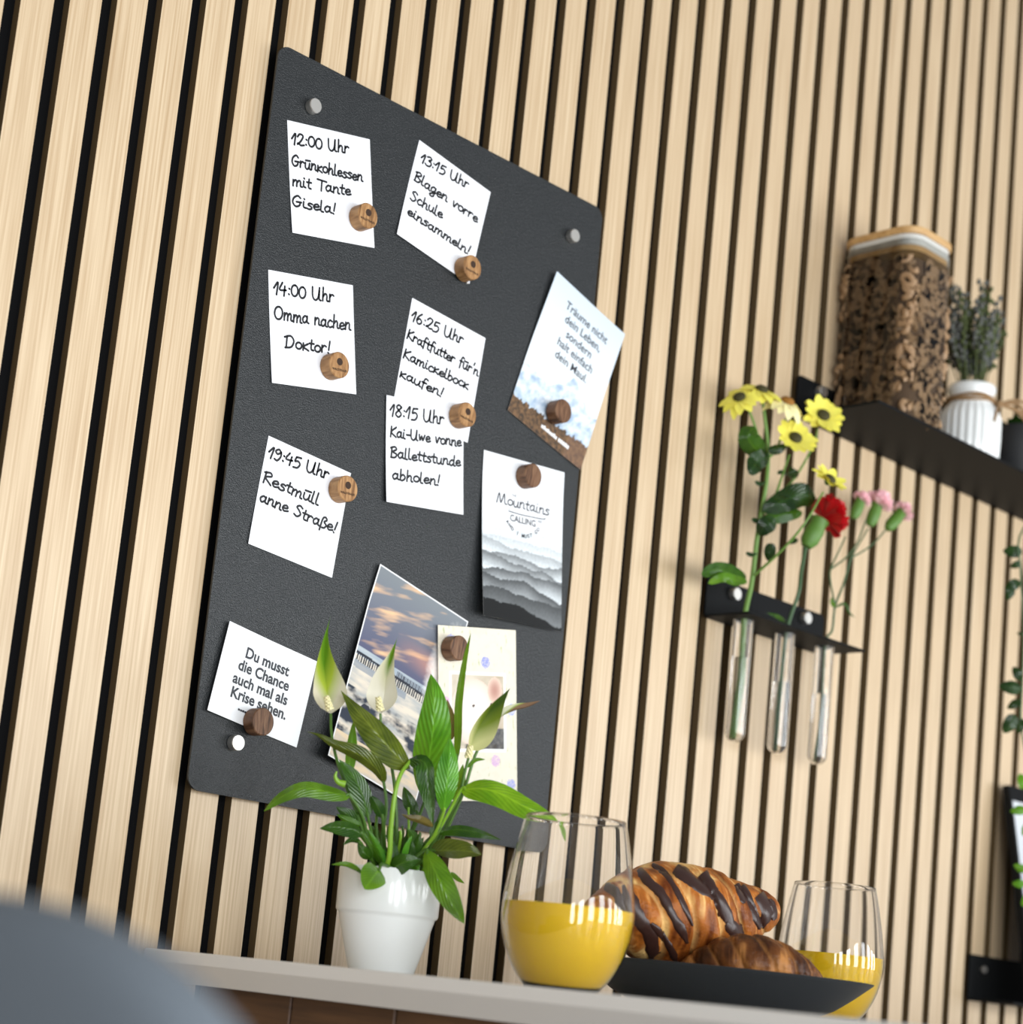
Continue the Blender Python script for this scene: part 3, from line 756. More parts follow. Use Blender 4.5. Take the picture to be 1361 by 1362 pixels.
# ------------------------------------------------------------------ drinking glasses
def tumbler(loc, label, fill, s=1.0):
    g = thing('juice_glass', label, 'glass', loc, 'stemless glasses of orange juice')
    out = [(.0, 0), (.020, 0), (.0250, .0012), (.0330, .011), (.0400, .025), (.0440, .040), (.0450, .052), (.0437, .066), (.0412, .083), (.0372, .104), (.0345, .116)]
    out = [(r * s, z * s) for r, z in out]
    pr = catmull([Vector((r, 0, z)) for r, z in out[2:]], 5)
    o_ = [(out[0][0], out[0][1]), (out[1][0], out[1][1])] + [(v.x, v.z) for v in pr]
    th = .0006
    def prof_in(off, zmin):
        L = []
        for i, (r, z) in enumerate(o_):
            if z < zmin: continue
            L.append((r - off, z))
        return L
    inn = prof_in(th, .0026)
    rr, rz = o_[-1]
    full = o_ + [(rr - th * .3, rz + th * .45), (rr - th * .7, rz + th * .45)] + inn[::-1] + [(inn[0][0] - .003, .0018), (0, .0016)]
    gl = part('glass_body', lathe([(r, z) for r, z in full], loc, 72), M_glass, g)
    j = [(r - th - .00012, z) for r, z in o_ if .003 <= z <= fill]
    jp = [(0, .0018), (j[0][0] - .003, .0020)] + j + [(j[-1][0], fill), (0, fill)]
    part('juice', lathe(jp, loc, 72), M_juice, g, label='yellow-orange juice')
    return g
tumbler((0.3385, -0.3098, TZ), 'near glass of orange juice at left, in front of the croissant plate', .0560)
tumbler((0.7706, -0.2209, TZ), 'far glass of orange juice at right behind the croissant plate', .0565)

# ------------------------------------------------------------------ plate and croissants
PC = Vector((0.540, -0.288, TZ))
plate = thing('plate', 'shallow black plate carrying the two croissants', 'plate', PC)
part('dish', lathe([(0, 0), (.062, 0), (.070, .0010), (.083, .007), (.096, .0165), (.1070, .0255), (.1098, .0278), (.1102, .0288), (.1088, .0290), (.104, .0268), (.093, .0195), (.080, .0105), (.068, .0052), (0, .0045)], PC, 96), M_plate, plate)

def croissant(name, label, spine, rad, pal, nseg=7, twist=.16, flat_z=None, nt=150, na=72, seed=0):
    P = catmull(spine, 12); m = len(P)
    L = [0]
    for i in range(1, m): L.append(L[-1] + (P[i] - P[i - 1]).length)
    def samp(t):
        s = t * L[-1]; i = 0
        while i < m - 2 and L[i + 1] < s: i += 1
        k = (s - L[i]) / max(1e-9, L[i + 1] - L[i]); return P[i].lerp(P[i + 1], k), (P[min(i + 2, m - 1)] - P[max(i - 1, 0)]).normalized()
    rs = catmull([Vector((a, b, 0)) for a, b in rad], 10)
    def rad_at(t):
        for i in range(len(rs) - 1):
            if rs[i + 1].x >= t:
                k = (t - rs[i].x) / max(1e-9, rs[i + 1].x - rs[i].x); return rs[i].y + (rs[i + 1].y - rs[i].y) * max(0, min(1, k))
        return rs[-1].y
    V, Fc, C = [], [], []
    up0 = Vector((0, 0, 1))
    for i in range(nt + 1):
        t = i / nt; p, T = samp(t); up = (up0 - T * up0.dot(T)).normalized(); sd = T.cross(up)
        r0 = rad_at(t)
        for k in range(na):
            a = 2 * PI * k / na
            ph = t * nseg - twist * a / (2 * PI) + .06 * nz(math.cos(a) * 2, math.sin(a) * 2, seed)
            fr = ph - math.floor(ph)
            step = math.sin(PI * fr ** .8) ** .6   # each rolled layer swells between its seams
            edge = max(0, 1 - min(fr, 1 - fr) * 9)
            r = r0 * (.92 + .10 * step - .035 * edge)
            d = p + (up * math.cos(a) + sd * math.sin(a)) * r
            r += r0 * .035 * fbm(d.x * 45, d.y * 45, d.z * 45 + seed) + .0006 * nz(d.x * 240, d.y * 240, d.z * 240)
            q = p + (up * math.cos(a) * .95 + sd * math.sin(a)) * r
            if flat_z is not None and q.z < flat_z: q.z = flat_z + (q.z - flat_z) * .08
            V.append(q)
            fl_ = fbm(d.x * 60, d.y * 60, d.z * 25 + seed * 3); st = nz(t * 150, a * 1.2, seed)
            b = .50 + .75 * fl_ + .38 * st + .12 * (1 - step)
            c = mixc(s2l(*pal[0]), s2l(*pal[1]), b * 1.6) if b < .6 else mixc(s2l(*pal[1]), s2l(*pal[2]), (b - .6) * 2.6)
            if edge > .1: c = mixc(c, s2l(*pal[2]), edge * .45)
            C.append(c)
    for i in range(nt):
        for k in range(na):
            k2 = (k + 1) % na; Fc.append([i * na + k, i * na + k2, (i + 1) * na + k2, (i + 1) * na + k])
    Fc.append(list(range(na))[::-1]); Fc.append([nt * na + k for k in range(na)])
    o = thing(name, label, 'croissant', P[m // 2])
    part('pastry', (V, Fc), M_pastry, o, cols=C)
    return o, BVHTree.FromPolygons(V, Fc)

def stripe(bvh, pts, wpx, parent, D=1.44):
    """a chocolate ribbon poured over the pastry: each point is dropped onto the surface"""
    Q = catmull([Vector((x, y, 0)) for x, y in pts], 7)
    V, Fc = [], []; nrow = 0; K = 6; wpx *= 1.3
    for i, q in enumerate(Q):
        d = (Q[min(i + 1, len(Q) - 1)] - Q[max(i - 1, 0)]).normalized(); nn = Vector((-d.y, d.x, 0))
        t = i / (len(Q) - 1); wv = wpx * (1 + .35 * nz(q.x * .09, q.y * .09, wpx)) * (min(1, .35 + 5 * min(t, 1 - t)))
        row = []
        for k in range(K + 1):
            s = -1 + 2 * k / K; x = q + nn * s * wv / 2
            h = bvh.ray_cast(CAM, ray(x.x, x.y).normalized())
            if h[0] is None: row = None; break
            hgt = .0016 * max(0, 1 - s * s) ** .5 - .0005
            nm = h[1] if h[1].dot(ray(x.x, x.y)) < 0 else -h[1]
            row.append(h[0] + nm * hgt)
        if row is None:
            nrow = 0; continue
        V += row
        if nrow:
            b = len(V) - 2 * (K + 1)
            for k in range(K): Fc.append([b + k, b + k + 1, b + K + 2 + k, b + K + 1 + k])
        nrow += 1
    if Fc: part('chocolate_stripe', (V, Fc), M_choc, parent, label='dark chocolate stripe')

big_sp = [atD(782, 1206, 1.40), atD(815, 1208, 1.41), atD(860, 1213, 1.425), atD(905, 1218, 1.44), atD(955, 1220, 1.455), atD(1000, 1214, 1.465), atD(1036, 1210, 1.47)]
px2m = 1.44 / FPX
big_r = [(0, 8 * px2m), (.06, 22 * px2m), (.18, 48 * px2m), (.33, 69 * px2m), (.5, 74 * px2m), (.66, 66 * px2m), (.80, 49 * px2m), (.92, 32 * px2m), (.98, 18 * px2m), (1, 6 * px2m)]
cro, bvh = croissant('croissant', 'large golden croissant with dark chocolate stripes on the black plate', big_sp, big_r, ((104, 50, 18), (190, 112, 44), (250, 206, 132)), 7.0, 3, flat_z=TZ + .0075, seed=1)
for pts, wp in (
    ([(846, 1150), (862, 1172), (879, 1188), (893, 1214), (907, 1238), (914, 1254)], 11), ([(858, 1145), (881, 1158), (895, 1176), (909, 1202), (921, 1231)], 7.5),
    ([(880, 1143), (902, 1158), (930, 1179), (954, 1193), (968, 1221), (975, 1236)], 14), ([(912, 1146), (933, 1160), (943, 1176), (954, 1193)], 14),
    ([(954, 1156), (975, 1168), (985, 1188), (990, 1202)], 8), ([(972, 1160), (986, 1176), (996, 1194), (1004, 1214), (1010, 1236)], 8),
    ([(994, 1176), (1010, 1190), (1020, 1212), (1014, 1234)], 13), ([(834, 1178), (846, 1215), (862, 1240), (868, 1258), (866, 1276)], 17),
    ([(866, 1228), (882, 1246), (892, 1262), (900, 1280)], 9), ([(800, 1176), (822, 1188), (832, 1214), (836, 1240)], 13), ([(966, 1228), (980, 1240), (984, 1256)], 16), ([(1024, 1196), (1030, 1212), (1028, 1224)], 9)):
    stripe(bvh, pts, wp, cro)
sm_sp = [atD(905, 1296, 1.415), atD(935, 1291, 1.40), atD(975, 1284, 1.39), atD(1015, 1285, 1.385), atD(1055, 1294, 1.39), atD(1090, 1308, 1.40)]
pm = 1.39 / FPX
sm_r = [(0, 12 * pm), (.15, 28 * pm), (.35, 40 * pm), (.55, 42 * pm), (.75, 32 * pm), (.9, 20 * pm), (.98, 12 * pm), (1, 4 * pm)]
croissant('croissant', 'small dark brown croissant lying at front right of the plate', sm_sp, sm_r, ((58, 30, 14), (112, 66, 32), (190, 130, 72)), 8.0, 3, flat_z=TZ + .006, seed=4)

# ------------------------------------------------------------------ leaves
def prof_lance(s, a=.62, b=.95):
    mx = (a / (a + b)) ** a * (b / (a + b)) ** b
    return (s ** a) * ((1 - s) ** b) / mx
def blade(P3, hw, roll=0, fold=.22, curl=0.0, nu=18, nv=8, a=.62, b=.95, wave=.0, seed=0.0, notch=0):
    Q = catmull(P3, 6); m = len(Q); L = [0]
    for i in range(1, m): L.append(L[-1] + (Q[i] - Q[i - 1]).length)
    V, Fc, UV = [], [], []
    ro = math.radians(roll)
    for i in range(nu + 1):
        s = i / nu; d = s * L[-1]; j = 0
        while j < m - 2 and L[j + 1] < d: j += 1
        k = (d - L[j]) / max(1e-9, L[j + 1] - L[j]); p = Q[j].lerp(Q[j + 1], k)
        T = (Q[min(j + 2, m - 1)] - Q[max(j - 1, 0)]).normalized()
        view = (p - CAM).normalized(); Lt = T.cross(view).normalized(); N = Lt.cross(T).normalized()
        Lr = Lt * math.cos(ro) + N * math.sin(ro); Nr = N * math.cos(ro) - Lt * math.sin(ro)
        if Nr.dot(view) > 0: pass
        h = hw * prof_lance(min(1, max(0.0005, s)), a, b)
        for q in range(nv + 1):
            u = -1 + 2 * q / nv
            off = -fold * (1 - abs(u)) * h * -1 + curl * u * u * h + wave * h * math.sin(s * 11 + seed + u)
            V.append(p + Lr * (u * h) - Nr * (off - fold * h * .5)); UV.append((u, s))
    for i in range(nu):
        for q in range(nv):
            c = i * (nv + 1) + q; Fc.append([c, c + 1, c + nv + 2, c + nv + 1])
    return (V, Fc), UV

# ------------------------------------------------------------------ peace lily
PL = Vector((0.3150, -0.1545, TZ)); PD = 1.40
lily = thing('potted_peace_lily', 'green peace lily with pale flowers in a white ceramic pot on the table', 'potted plant', PL)
part('pot', lathe([(0, 0), (.0225, 0), (.0242, .0012), (.0348, .0385), (.0352, .0405), (.0368, .0415), (.0374, .043), (.0378, .0725), (.0372, .0738), (.0362, .0738), (.0355, .0728), (.0348, .062), (0, .062)], PL, 72), M_pot, lily, label='white glazed pot with banded rim')
part('soil', lathe([(0, .062), (.0352, .062), (.0345, .0655), (.02, .0675), (0, .068)], PL, 32), M_soil, lily)
crown = lambda k: PL + Vector((random.uniform(-.016, .016), random.uniform(-.016, .016), .066))
def lf(pts, wpx, kind='m', roll=0, fold=.22, stalk=None, sr=(.0014, .0010), sk='d', **kw):
    """pts: (px, py, depth offset) from the base of the blade to its tip"""
    P = [atD(x, y, PD + d) for x, y, d in pts]
    hw = wpx / 2 * (PD + pts[len(pts) // 2][2]) / FPX
    vf, uv = blade(P, hw, roll, fold, seed=random.random() * 6, **kw)
    o = part('leaf', vf, M_lf[kind], lily, uv=uv)
    if stalk is not None:
        S = [crown(0)] + [atD(x, y, PD + d) for x, y, d in stalk] + [P[0], P[0].lerp(P[1], .25)]
        part('leaf_stalk', tube(S, list(sr), 7), M_stalk if sk == 'b' else M_stalkd, o)
    return o
# back row first, then front
lf([(600, 985, .03), (598, 955, .03), (595, 930, .03)], 16, 'r', 20)
lf([(607, 1012, .02), (609, 975, .018), (610, 935, .015), (617, 885, .01), (626.5, 841, .0)], 13, 'm', 35, stalk=[(565, 1125, .0), (592, 1065, .02)], a=.4, b=.8)
lf([(566, 1062, .01), (570, 1020, .005), (576, 975, -.005), (578, 935, -.005), (573, 896, .0)], 50, 'g', 12, .25, stalk=[(540, 1125, .01), (558, 1085, .01)], b=.85, wave=.05)
lf([(590, 1081, -.025), (593, 1053, -.03), (597, 1018, -.03), (599, 981, -.025)], 31, 'g', -12, .3, stalk=[(556, 1140, -.01), (578, 1110, -.02)], sk='b', wave=.04, a=.8)
lf([(545, 1022, -.01), (523, 1002, -.015), (497, 972, -.015), (474, 945, -.01), (453, 918, -.005)], 42, 'o', -25, .3, stalk=None, b=1.2)
lf([(544, 1010, -.012), (564, 1015, -.02), (568, 1040, -.022), (573, 1072, -.02), (576, 1103, -.02)], 30, 'd', 35, .35, b=1.1, a=.5)
part('leaf_stalk', tube([crown(0), atD(515, 1150, PD - .02), atD(520, 1100, PD - .025), atD(525, 1058, PD - .025), atD(533, 1030, PD - .02), atD(546, 1012, PD - .012)], [.0022, .0014], 8), M_stalk, lily)
lf([(511, 1043, -.012), (503, 1024, -.016), (478, 1003, -.02), (445, 990, -.02), (424, 978, -.02), (408, 973, -.018)], 24, 'o', 30, .3, stalk=[(508, 1120, -.01), (514, 1075, -.012)], b=1.3, wave=.05)
lf([(463, 1032, .0), (466, 1012, .0), (468, 990, .0), (470.5, 958, .0)], 16, 'g', 20, .3)
lf([(490, 1088, -.015), (482, 1058, -.018), (470, 1034, -.02), (451, 1010, -.02)], 28, 'd', -15, .3, stalk=[(498, 1130, -.01)])
lf([(466, 1059, -.02), (440, 1055, -.03), (405, 1049, -.035), (375, 1060, -.035), (351, 1079, -.035)], 27, 'm', -38, .2, stalk=[(493, 1140, -.01), (484, 1090, -.015)], a=.55, b=.8)
lf([(509, 1088, -.02), (503, 1074, -.02), (494, 1058, -.02)], 17, 'd', 20, .3, stalk=[(512, 1130, -.01)])
lf([(613, 1051, -.02), (640, 1050, -.03), (668, 1058, -.035), (697, 1073, -.04), (724, 1085, -.04), (745, 1096, -.04)], 38, 'b', 30, .25, stalk=[(550, 1145, -.01), (583, 1105, -.018)], sk='b', a=.5, b=.75, wave=.05)
lf([(744, 1095, -.04), (749, 1104, -.04), (752, 1120, -.04)], 7, 'b', 30, .2)
lf([(583, 1108, -.01), (606, 1104, -.015), (636, 1108, -.02), (667, 1117, -.02)], 20, 'd', 40, .25, stalk=[(545, 1140, .0)], b=1.0)
lf([(574, 1131, -.02), (598, 1130, -.03), (620, 1131, -.035), (641, 1137, -.035)], 33, 'o', -35, .25, stalk=[(550, 1150, -.01)], b=.8)
lf([(566, 1130, -.03), (578, 1156, -.047), (594, 1188, -.053), (618, 1229, -.055)], 34, 'm', -8, .3, stalk=[(545, 1148, -.015)], a=.75, b=.85)
lf([(505, 1156, -.045), (498, 1164, -.048), (485, 1183, -.05)], 38, 'm', 10, .2, stalk=[(512, 1150, -.03)], a=.35, b=.75)
lf([(481, 1160, -.03), (462, 1150, -.035), (441, 1150, -.035)], 10, 'm', 40, .25, stalk=[(492, 1158, -.025)])
lf([(483, 1110, -.025), (465, 1103, -.03), (445, 1100, -.03), (425, 1102, -.03)], 23, 'd', -25, .3, stalk=[(497, 1140, -.01)])
lf([(487, 1106, -.01), (470, 1089, -.012), (447, 1073, -.015)], 22, 'd', 25, .25, stalk=[(500, 1140, 0)])
lf([(480, 1098, -.016), (464, 1092, -.016), (448, 1083, -.016)], 12, 'm', 25, .25)
lf([(480, 1121, -.02), (468, 1117, -.025), (456, 1124, -.025)], 9, 'd', 30, .3, stalk=[(495, 1145, -.01)])
lf([(494, 1142, -.015), (484, 1133, -.02), (476, 1120, -.02)], 16, 'd', 10, .3)
lf([(518, 1158, -.02), (538, 1147, -.03), (560, 1143, -.03)], 27, 'd', 10, .25)
lf([(576, 1100, -.025), (560, 1091, -.03), (546, 1088, -.03), (534, 1083, -.03)], 14, 'r', 40, .3)
lf([(555, 1084, .02), (545, 1068, .02), (537, 1046, .02)], 18, 'd', 0, .3, stalk=[(540, 1130, .02)])
lf([(606, 1072, .01), (611, 1045, .01), (616, 1016, .01)], 18, 'm', 30, .3, stalk=[(575, 1125, .01)])
lf([(622, 1021, -.01), (632, 1011, -.01), (646, 1010, -.01)], 6, 'm', 10, .3)
lf([(600, 1160, .01), (608, 1168, .01), (618, 1175, .01)], 7, 'm', 20, .3)
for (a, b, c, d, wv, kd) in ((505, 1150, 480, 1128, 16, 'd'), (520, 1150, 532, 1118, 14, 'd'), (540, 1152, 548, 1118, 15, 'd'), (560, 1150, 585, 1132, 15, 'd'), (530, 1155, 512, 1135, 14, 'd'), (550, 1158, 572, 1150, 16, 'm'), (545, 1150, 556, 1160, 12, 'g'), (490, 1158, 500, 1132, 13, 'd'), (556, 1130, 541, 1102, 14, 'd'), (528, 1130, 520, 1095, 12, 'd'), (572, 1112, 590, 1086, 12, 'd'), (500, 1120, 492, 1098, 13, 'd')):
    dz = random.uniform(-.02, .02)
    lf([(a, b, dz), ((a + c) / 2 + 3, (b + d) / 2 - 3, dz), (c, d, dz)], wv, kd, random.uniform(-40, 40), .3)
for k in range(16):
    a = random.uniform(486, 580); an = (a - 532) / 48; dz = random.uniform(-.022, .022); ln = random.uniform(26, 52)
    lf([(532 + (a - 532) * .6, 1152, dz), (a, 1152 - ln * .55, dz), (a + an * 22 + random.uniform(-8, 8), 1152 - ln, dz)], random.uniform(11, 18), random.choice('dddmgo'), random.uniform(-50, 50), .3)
for k in range(10):
    a = random.uniform(492, 575); b = 1155; c = 530 + (a - 530) * random.uniform(1.0, 1.5); d = random.uniform(1060, 1110)
    dz = random.uniform(-.012, .015)
    part('leaf_stalk', tube([crown(0), atD((a + c) / 2, 1118, PD + dz), atD(c, d, PD + dz)], [.0013, .0009], 6), random.choice((M_stalk, M_stalkd, M_stalkd)), lily)
part('leaf_bud', tube([atD(459, 1043, PD - .02), atD(450, 1040, PD - .021), atD(446, 1033, PD - .022), atD(448, 1026, PD - .022)], lambda t: .0022 * (1 - t) + .0006, 8), M_stalk, lily)

def spathe(pts, wpx, mt, roll, fold, stem, spadix, a=.55, b=1.1, D0=0.0, curl=.3):
    P = [atD(x, y, PD + d) for x, y, d in pts]; hw = wpx / 2 * PD / FPX
    fl_ = part('flower', *(lambda r: (r[0], mt))(blade(P, hw, roll, fold, curl, 24, 10, a, b)), lily, uv=blade(P, hw, roll, fold, curl, 24, 10, a, b)[1], label='pale hooded flower')
    if stem: part('flower_stem', tube([crown(0)] + [atD(x, y, PD + d) for x, y, d in stem] + [P[0]], [.0015, .0010], 7), M_stalkd, fl_)
    if spadix:
        (x0, y0), (x1, y1) = spadix; A, B = atD(x0, y0, PD - .012 + D0), atD(x1, y1, PD - .012 + D0)
        vs = [tube([A, A.lerp(B, .5), B], lambda t: .0024 * (1 - .4 * t), 8, 3)]
        T = (B - A); s1 = T.orthogonal().normalized(); s2 = T.cross(s1).normalized()
        for k in range(34):
            t = k / 34; an = k * 2.4; vs.append(ball(A + T * t + (s1 * math.cos(an) + s2 * math.sin(an)) * .0024 * (1 - .4 * t), .0010, 1))
        part('spadix', join(*vs), M_spadix, fl_)
spathe([(440, 949, 0), (436, 918, .006), (432, 885, .004), (433, 850, .0), (440, 818, -.004)], 46, M_spathe, -12, -.55, [(495, 1140, -.01), (478, 1088, -.012), (462, 1050, -.01), (448, 1010, -.005), (441, 975, 0)], ((439, 944), (434, 926)), b=2.2)
spathe([(506, 949, 0), (510, 925, .006), (513, 900, .004), (521, 872, .0), (529, 847, -.004)], 42, M_spathe2, 10, -.5, [(524, 1140, .0), (526, 1060, .0), (518, 1005, 0), (508, 970, 0)], ((506, 945), (503, 927)), b=1.9)
spathe([(626, 998, -.01), (635, 978, -.008), (648, 955, -.008), (662, 935, -.01), (679, 915, -.012)], 36, M_spathe3, -30, -.6, [(560, 1145, -.01), (592, 1090, -.012), (610, 1060, -.012), (619, 1025, -.01)], ((623, 1008), (626, 992)), b=1.3)
spathe([(652, 972, 0), (664, 953, 0), (684, 943, 0), (702, 939, 0), (719, 932, 0)], 13, M_spathe4, 40, -.6, [(570, 1145, .0), (612, 1065, -.004), (632, 1005, -.002)], None, b=.9)

# ------------------------------------------------------------------ tube rack with flowers
RX0, RX1, RZ = 0.8335, 1.0315, 1.1335
rack = thing('test_tube_rack', 'small black metal wall rack holding three test tube vases', 'wall rack', (0.932, 0, RZ))
def lbracket(x0, x1, zb, zt, dep, t=.0022, r=.006):
    a = prism_xz([(x, z) for x, z in rrect(x0, x1, zb - .0022, zt, r)], -.0022, -.0002)
    b = box(x0, x1, -dep, -.0022, zb - t, zb, .0006, 1)
    return join(a, b)
TUBES = [(0.8600, 1.0095, 1.0930), (0.9285, 1.0085, 1.0810), (0.9965, 1.0080, 1.0810)]
TY = -.030; TR = .0100
brk = fixn(part('bracket', lbracket(RX0, RX1, RZ, 1.174, .0565), M_black, rack, smooth=False))
for tx, _, _ in TUBES:                       # punch the three round holes
    cut = fixn(part('cut', lathe([(0, RZ - .02), (TR + .0004, RZ - .02), (TR + .0004, RZ + .02), (0, RZ + .02)], (tx, TY, 0), 40), M_black, None))
    md = brk.modifiers.new('hole', 'BOOLEAN'); md.operation = 'DIFFERENCE'; md.object = cut; md.solver = 'EXACT'
    me = bpy.data.meshes.new_from_object(brk.evaluated_get(bpy.context.evaluated_depsgraph_get()))
    brk.modifiers.clear(); brk.data = me; bpy.data.objects.remove(cut)
brk.data.name = 'bracket'
for px, py in ((981, 790), (1075, 822)):
    c = at(px, py, -.009); part('bolt_cap', lathe(cap_prof(.0064, .0075), (c.x, -.0022, c.z), 32, axis_m((0, -1, 0))), M_cap, rack, smooth=False, label='silver bolt cap')
for i, (tx, zb, zw) in enumerate(TUBES):
    o = thing('test_tube', 'clear glass test tube of water holding %s' % (('the yellow chrysanthemums', 'the red carnation', 'the pink carnations')[i]), 'vase', (tx, TY, RZ), 'test tubes in the rack')
    out = [(TR * math.sin(a * PI / 16), zb + TR - TR * math.cos(a * PI / 16)) for a in range(9)] + [(TR, RZ - .003), (TR, RZ + .0005), (TR + .0018, RZ + .0012), (TR + .0018, RZ + .0024), (TR - .0004, RZ + .0026)]
    ri = TR - .0011
    inn = [(ri, RZ)] + [(ri * math.sin(a * PI / 16), zb + TR - ri * math.cos(a * PI / 16)) for a in range(8, -1, -1)]
    part('glass', lathe(out + inn, (tx, TY, 0), 40), M_glass, o)
    rw = ri - .00012
    wp = [(rw * math.sin(a * PI / 16), zb + TR - rw * math.cos(a * PI / 16)) for a in range(9)] + [(rw, zw), (0, zw)]
    part('water', lathe(wp, (tx, TY, 0), 40), M_water, o, label='clear water')

M_petal = mat('yellow_petals', (248, 236, 96), 0.5); bsdf(M_petal).inputs['Subsurface Weight'].default_value = .1
M_petalw = mat('cream_petals', (250, 240, 178), 0.5)
M_eye = mat('dark_eye', (62, 58, 22), 0.8); M_eye2 = mat('brown_eye', (150, 100, 30), 0.8)
M_red = mat('red_petals', (196, 10, 20), 0.5); M_pink = mat('pink_petals', (255, 208, 214), 0.5)
M_calyx = mat('calyx', (84, 124, 44), 0.5); M_stemb = mat('flower_stem_green', (104, 140, 62), 0.5); M_stemd = mat('flower_stem_dark', (62, 92, 56), 0.5)
def tp(px, py, y=-.045): return at(px, py, y)

mums = thing('chrysanthemum_spray', 'spray of yellow chrysanthemums standing in the left test tube', 'flowers', (TUBES[0][0], TY, 1.02))
def st(parent, pts, r, m=M_stemb, n=7, name='stem'): return part(name, tube(pts, list(r), n), m, parent)
T0 = TUBES[0]
st(mums, [Vector((T0[0] - .003, TY, T0[1] + .004)), Vector((T0[0] + .002, TY, 1.07)), Vector((T0[0] + .001, TY, RZ)), tp(1000, 775, -.032), tp(1007, 717, -.036), tp(1013, 680, -.04), tp(1020, 640), tp(1022, 600), tp(1018, 560), tp(1014, 528)], (.0030, .0016), n=9)
for pts in ([(1018, 615), (1002, 560), (990, 534)], [(1021, 610), (1034, 596), (1046, 556)], [(1030, 665), (1040, 635), (1050, 605)], [(1016, 682), (1035, 660), (1060, 632), (1082, 592), (1088, 570)], ):
    st(mums, [tp(*p) for p in pts], (.0015, .0010))
st(mums, [tp(1004, 765, -.036), tp(1040, 732, -.070), tp(1070, 697, -.094), tp(1095, 655, -.096)], (.0015, .0010))
def daisy(px, py, y, rad, tilt, petal, eye, n=14, droop=0.0):
    c = tp(px, py, y); ax = Vector(tilt).normalized(); A = axis_m(ax); V = []
    for k in range(n):
        a = 2 * PI * k / n + random.uniform(-.08, .08); rr = rad * random.uniform(.88, 1.06)
        d = A @ Vector((math.cos(a), math.sin(a), 0)); s = A @ Vector((-math.sin(a), math.cos(a), 0))
        dr = droop + random.uniform(-.15, .25)
        row = []
        vs, fs = [], []
        for i in range(6):
            t = i / 5; hw = rad * .25 * (math.sin(PI * min(1, .12 + t * .8)) ** .6) * (1 if i < 5 else .55)
            z = rad * (.18 * t - dr * t * t)
            for q in (-1, 0, 1): vs.append(c + d * (rad * .12 + (rr - rad * .12) * t) + s * hw * q + ax * (z + (0 if q else -rad * .04)))
        for i in range(5):
            for q in range(2): fs.append([i * 3 + q, i * 3 + q + 1, i * 3 + q + 4, i * 3 + q + 3])
        V.append((vs, fs))
    b = part('bloom', join(*V), petal, mums, label='yellow bloom' if petal is M_petal else 'cream bloom')
    e = lathe([(rad * .30, 0), (rad * .29, rad * .10), (rad * .18, rad * .18), (0, rad * .20)], c + ax * rad * .02, 16, A)
    part('flower_centre', e, eye, b, label='dark flower centre')
    part('calyx', lathe([(0, -rad * .34), (rad * .10, -rad * .3), (rad * .3, -rad * .05), (rad * .3, 0)], c, 12, A), M_calyx, b)
daisy(1095, 553, -.055, .0235, (-.45, -.75, .42), M_petal, M_eye)
daisy(1058, 583, -.060, .0225, (-.45, -.70, .45), M_petal, M_eye)
daisy(1104, 638, -.098, .0200, (-.05, -.75, .62), M_petal, M_eye)
daisy(1047, 535, -.060, .0240, (-.15, -.56, .80), M_petalw, M_eye2, droop=.55)
daisy(1013, 519, -.045, .0225, (-.25, -.50, .80), M_petal, M_eye, droop=.45)
daisy(984, 529, -.040, .0210, (-.78, -.30, .55), M_petal, M_eye, droop=.45)
def fleaf(parent, pts, wpx, kind, roll, y=-.045, **kw):
    P = [tp(a, b, y + c) for a, b, c in pts]; dd = (P[1] - CAM).dot(F_)
    vf, uv = blade(P, wpx / 2 * dd / FPX, roll, .2, seed=random.random() * 6, **kw)
    return part('leaf', vf, M_lf[kind], parent, uv=uv)
fleaf(mums, [(1016, 606, 0), (1004, 595, -.006), (995, 580, -.01), (1004, 567, -.008)], 30, 'd', 10, a=.5, b=.5)
fleaf(mums, [(1024, 606, -.006), (1008, 614, -.01), (996, 630, -.012)], 26, 'x', 15, a=.5, b=.5, wave=.2)
fleaf(mums, [(1022, 600, -.01), (1036, 597, -.012), (1048, 590, -.012)], 14, 'x', 10)
fleaf(mums, [(1014, 680, 0), (1040, 668, -.01), (1064, 658, -.012), (1086, 664, -.010)], 34, 'x', 10, a=.5, b=.45, wave=.2)
fleaf(mums, [(1012, 695, 0), (1030, 688, -.008), (1050, 683, -.01), (1068, 682, -.01)], 22, 'd', 20, a=.5, b=.6, wave=.1)
fleaf(mums, [(1010, 712, 0), (1018, 700, -.008), (1032, 690, -.01)], 24, 'x', 0, a=.5, b=.5, wave=.1)
fleaf(mums, [(1024, 748, 0), (1024, 735, -.004), (1026, 722, -.006)], 16, 'x', 10, a=.6, b=.4)
fleaf(mums, [(992, 772, 0), (975, 764, -.008), (955, 757, -.01), (933, 764, -.012)], 22, 'd', 15, y=-.035, a=.5, b=.5, wave=.2)
fleaf(mums, [(994, 775, 0), (978, 772, -.012), (962, 768, -.014), (942, 776, -.014)], 14, 'm', 10, y=-.035, a=.5, b=.5, wave=.2)
fleaf(mums, [(1000, 690, 0), (1008, 694, 0), (1014, 700, 0)], 7, 'x', 0); fleaf(mums, [(1004, 640, 0), (1012, 644, 0), (1020, 640, 0)], 6, 'x', 0)
fleaf(mums, [(992, 735, 0), (1000, 738, 0), (1008, 736, 0)], 6, 'x', 0); fleaf(mums, [(1062, 718, 0), (1054, 720, 0), (1048, 724, 0)], 8, 'x', 0)
fleaf(mums, [(1060, 636, 0), (1054, 628, -.004), (1050, 620, 0)], 14, 'x', 0); fleaf(mums, [(1034, 630, 0), (1040, 628, 0), (1048, 632, 0)], 6, 'x', 0)

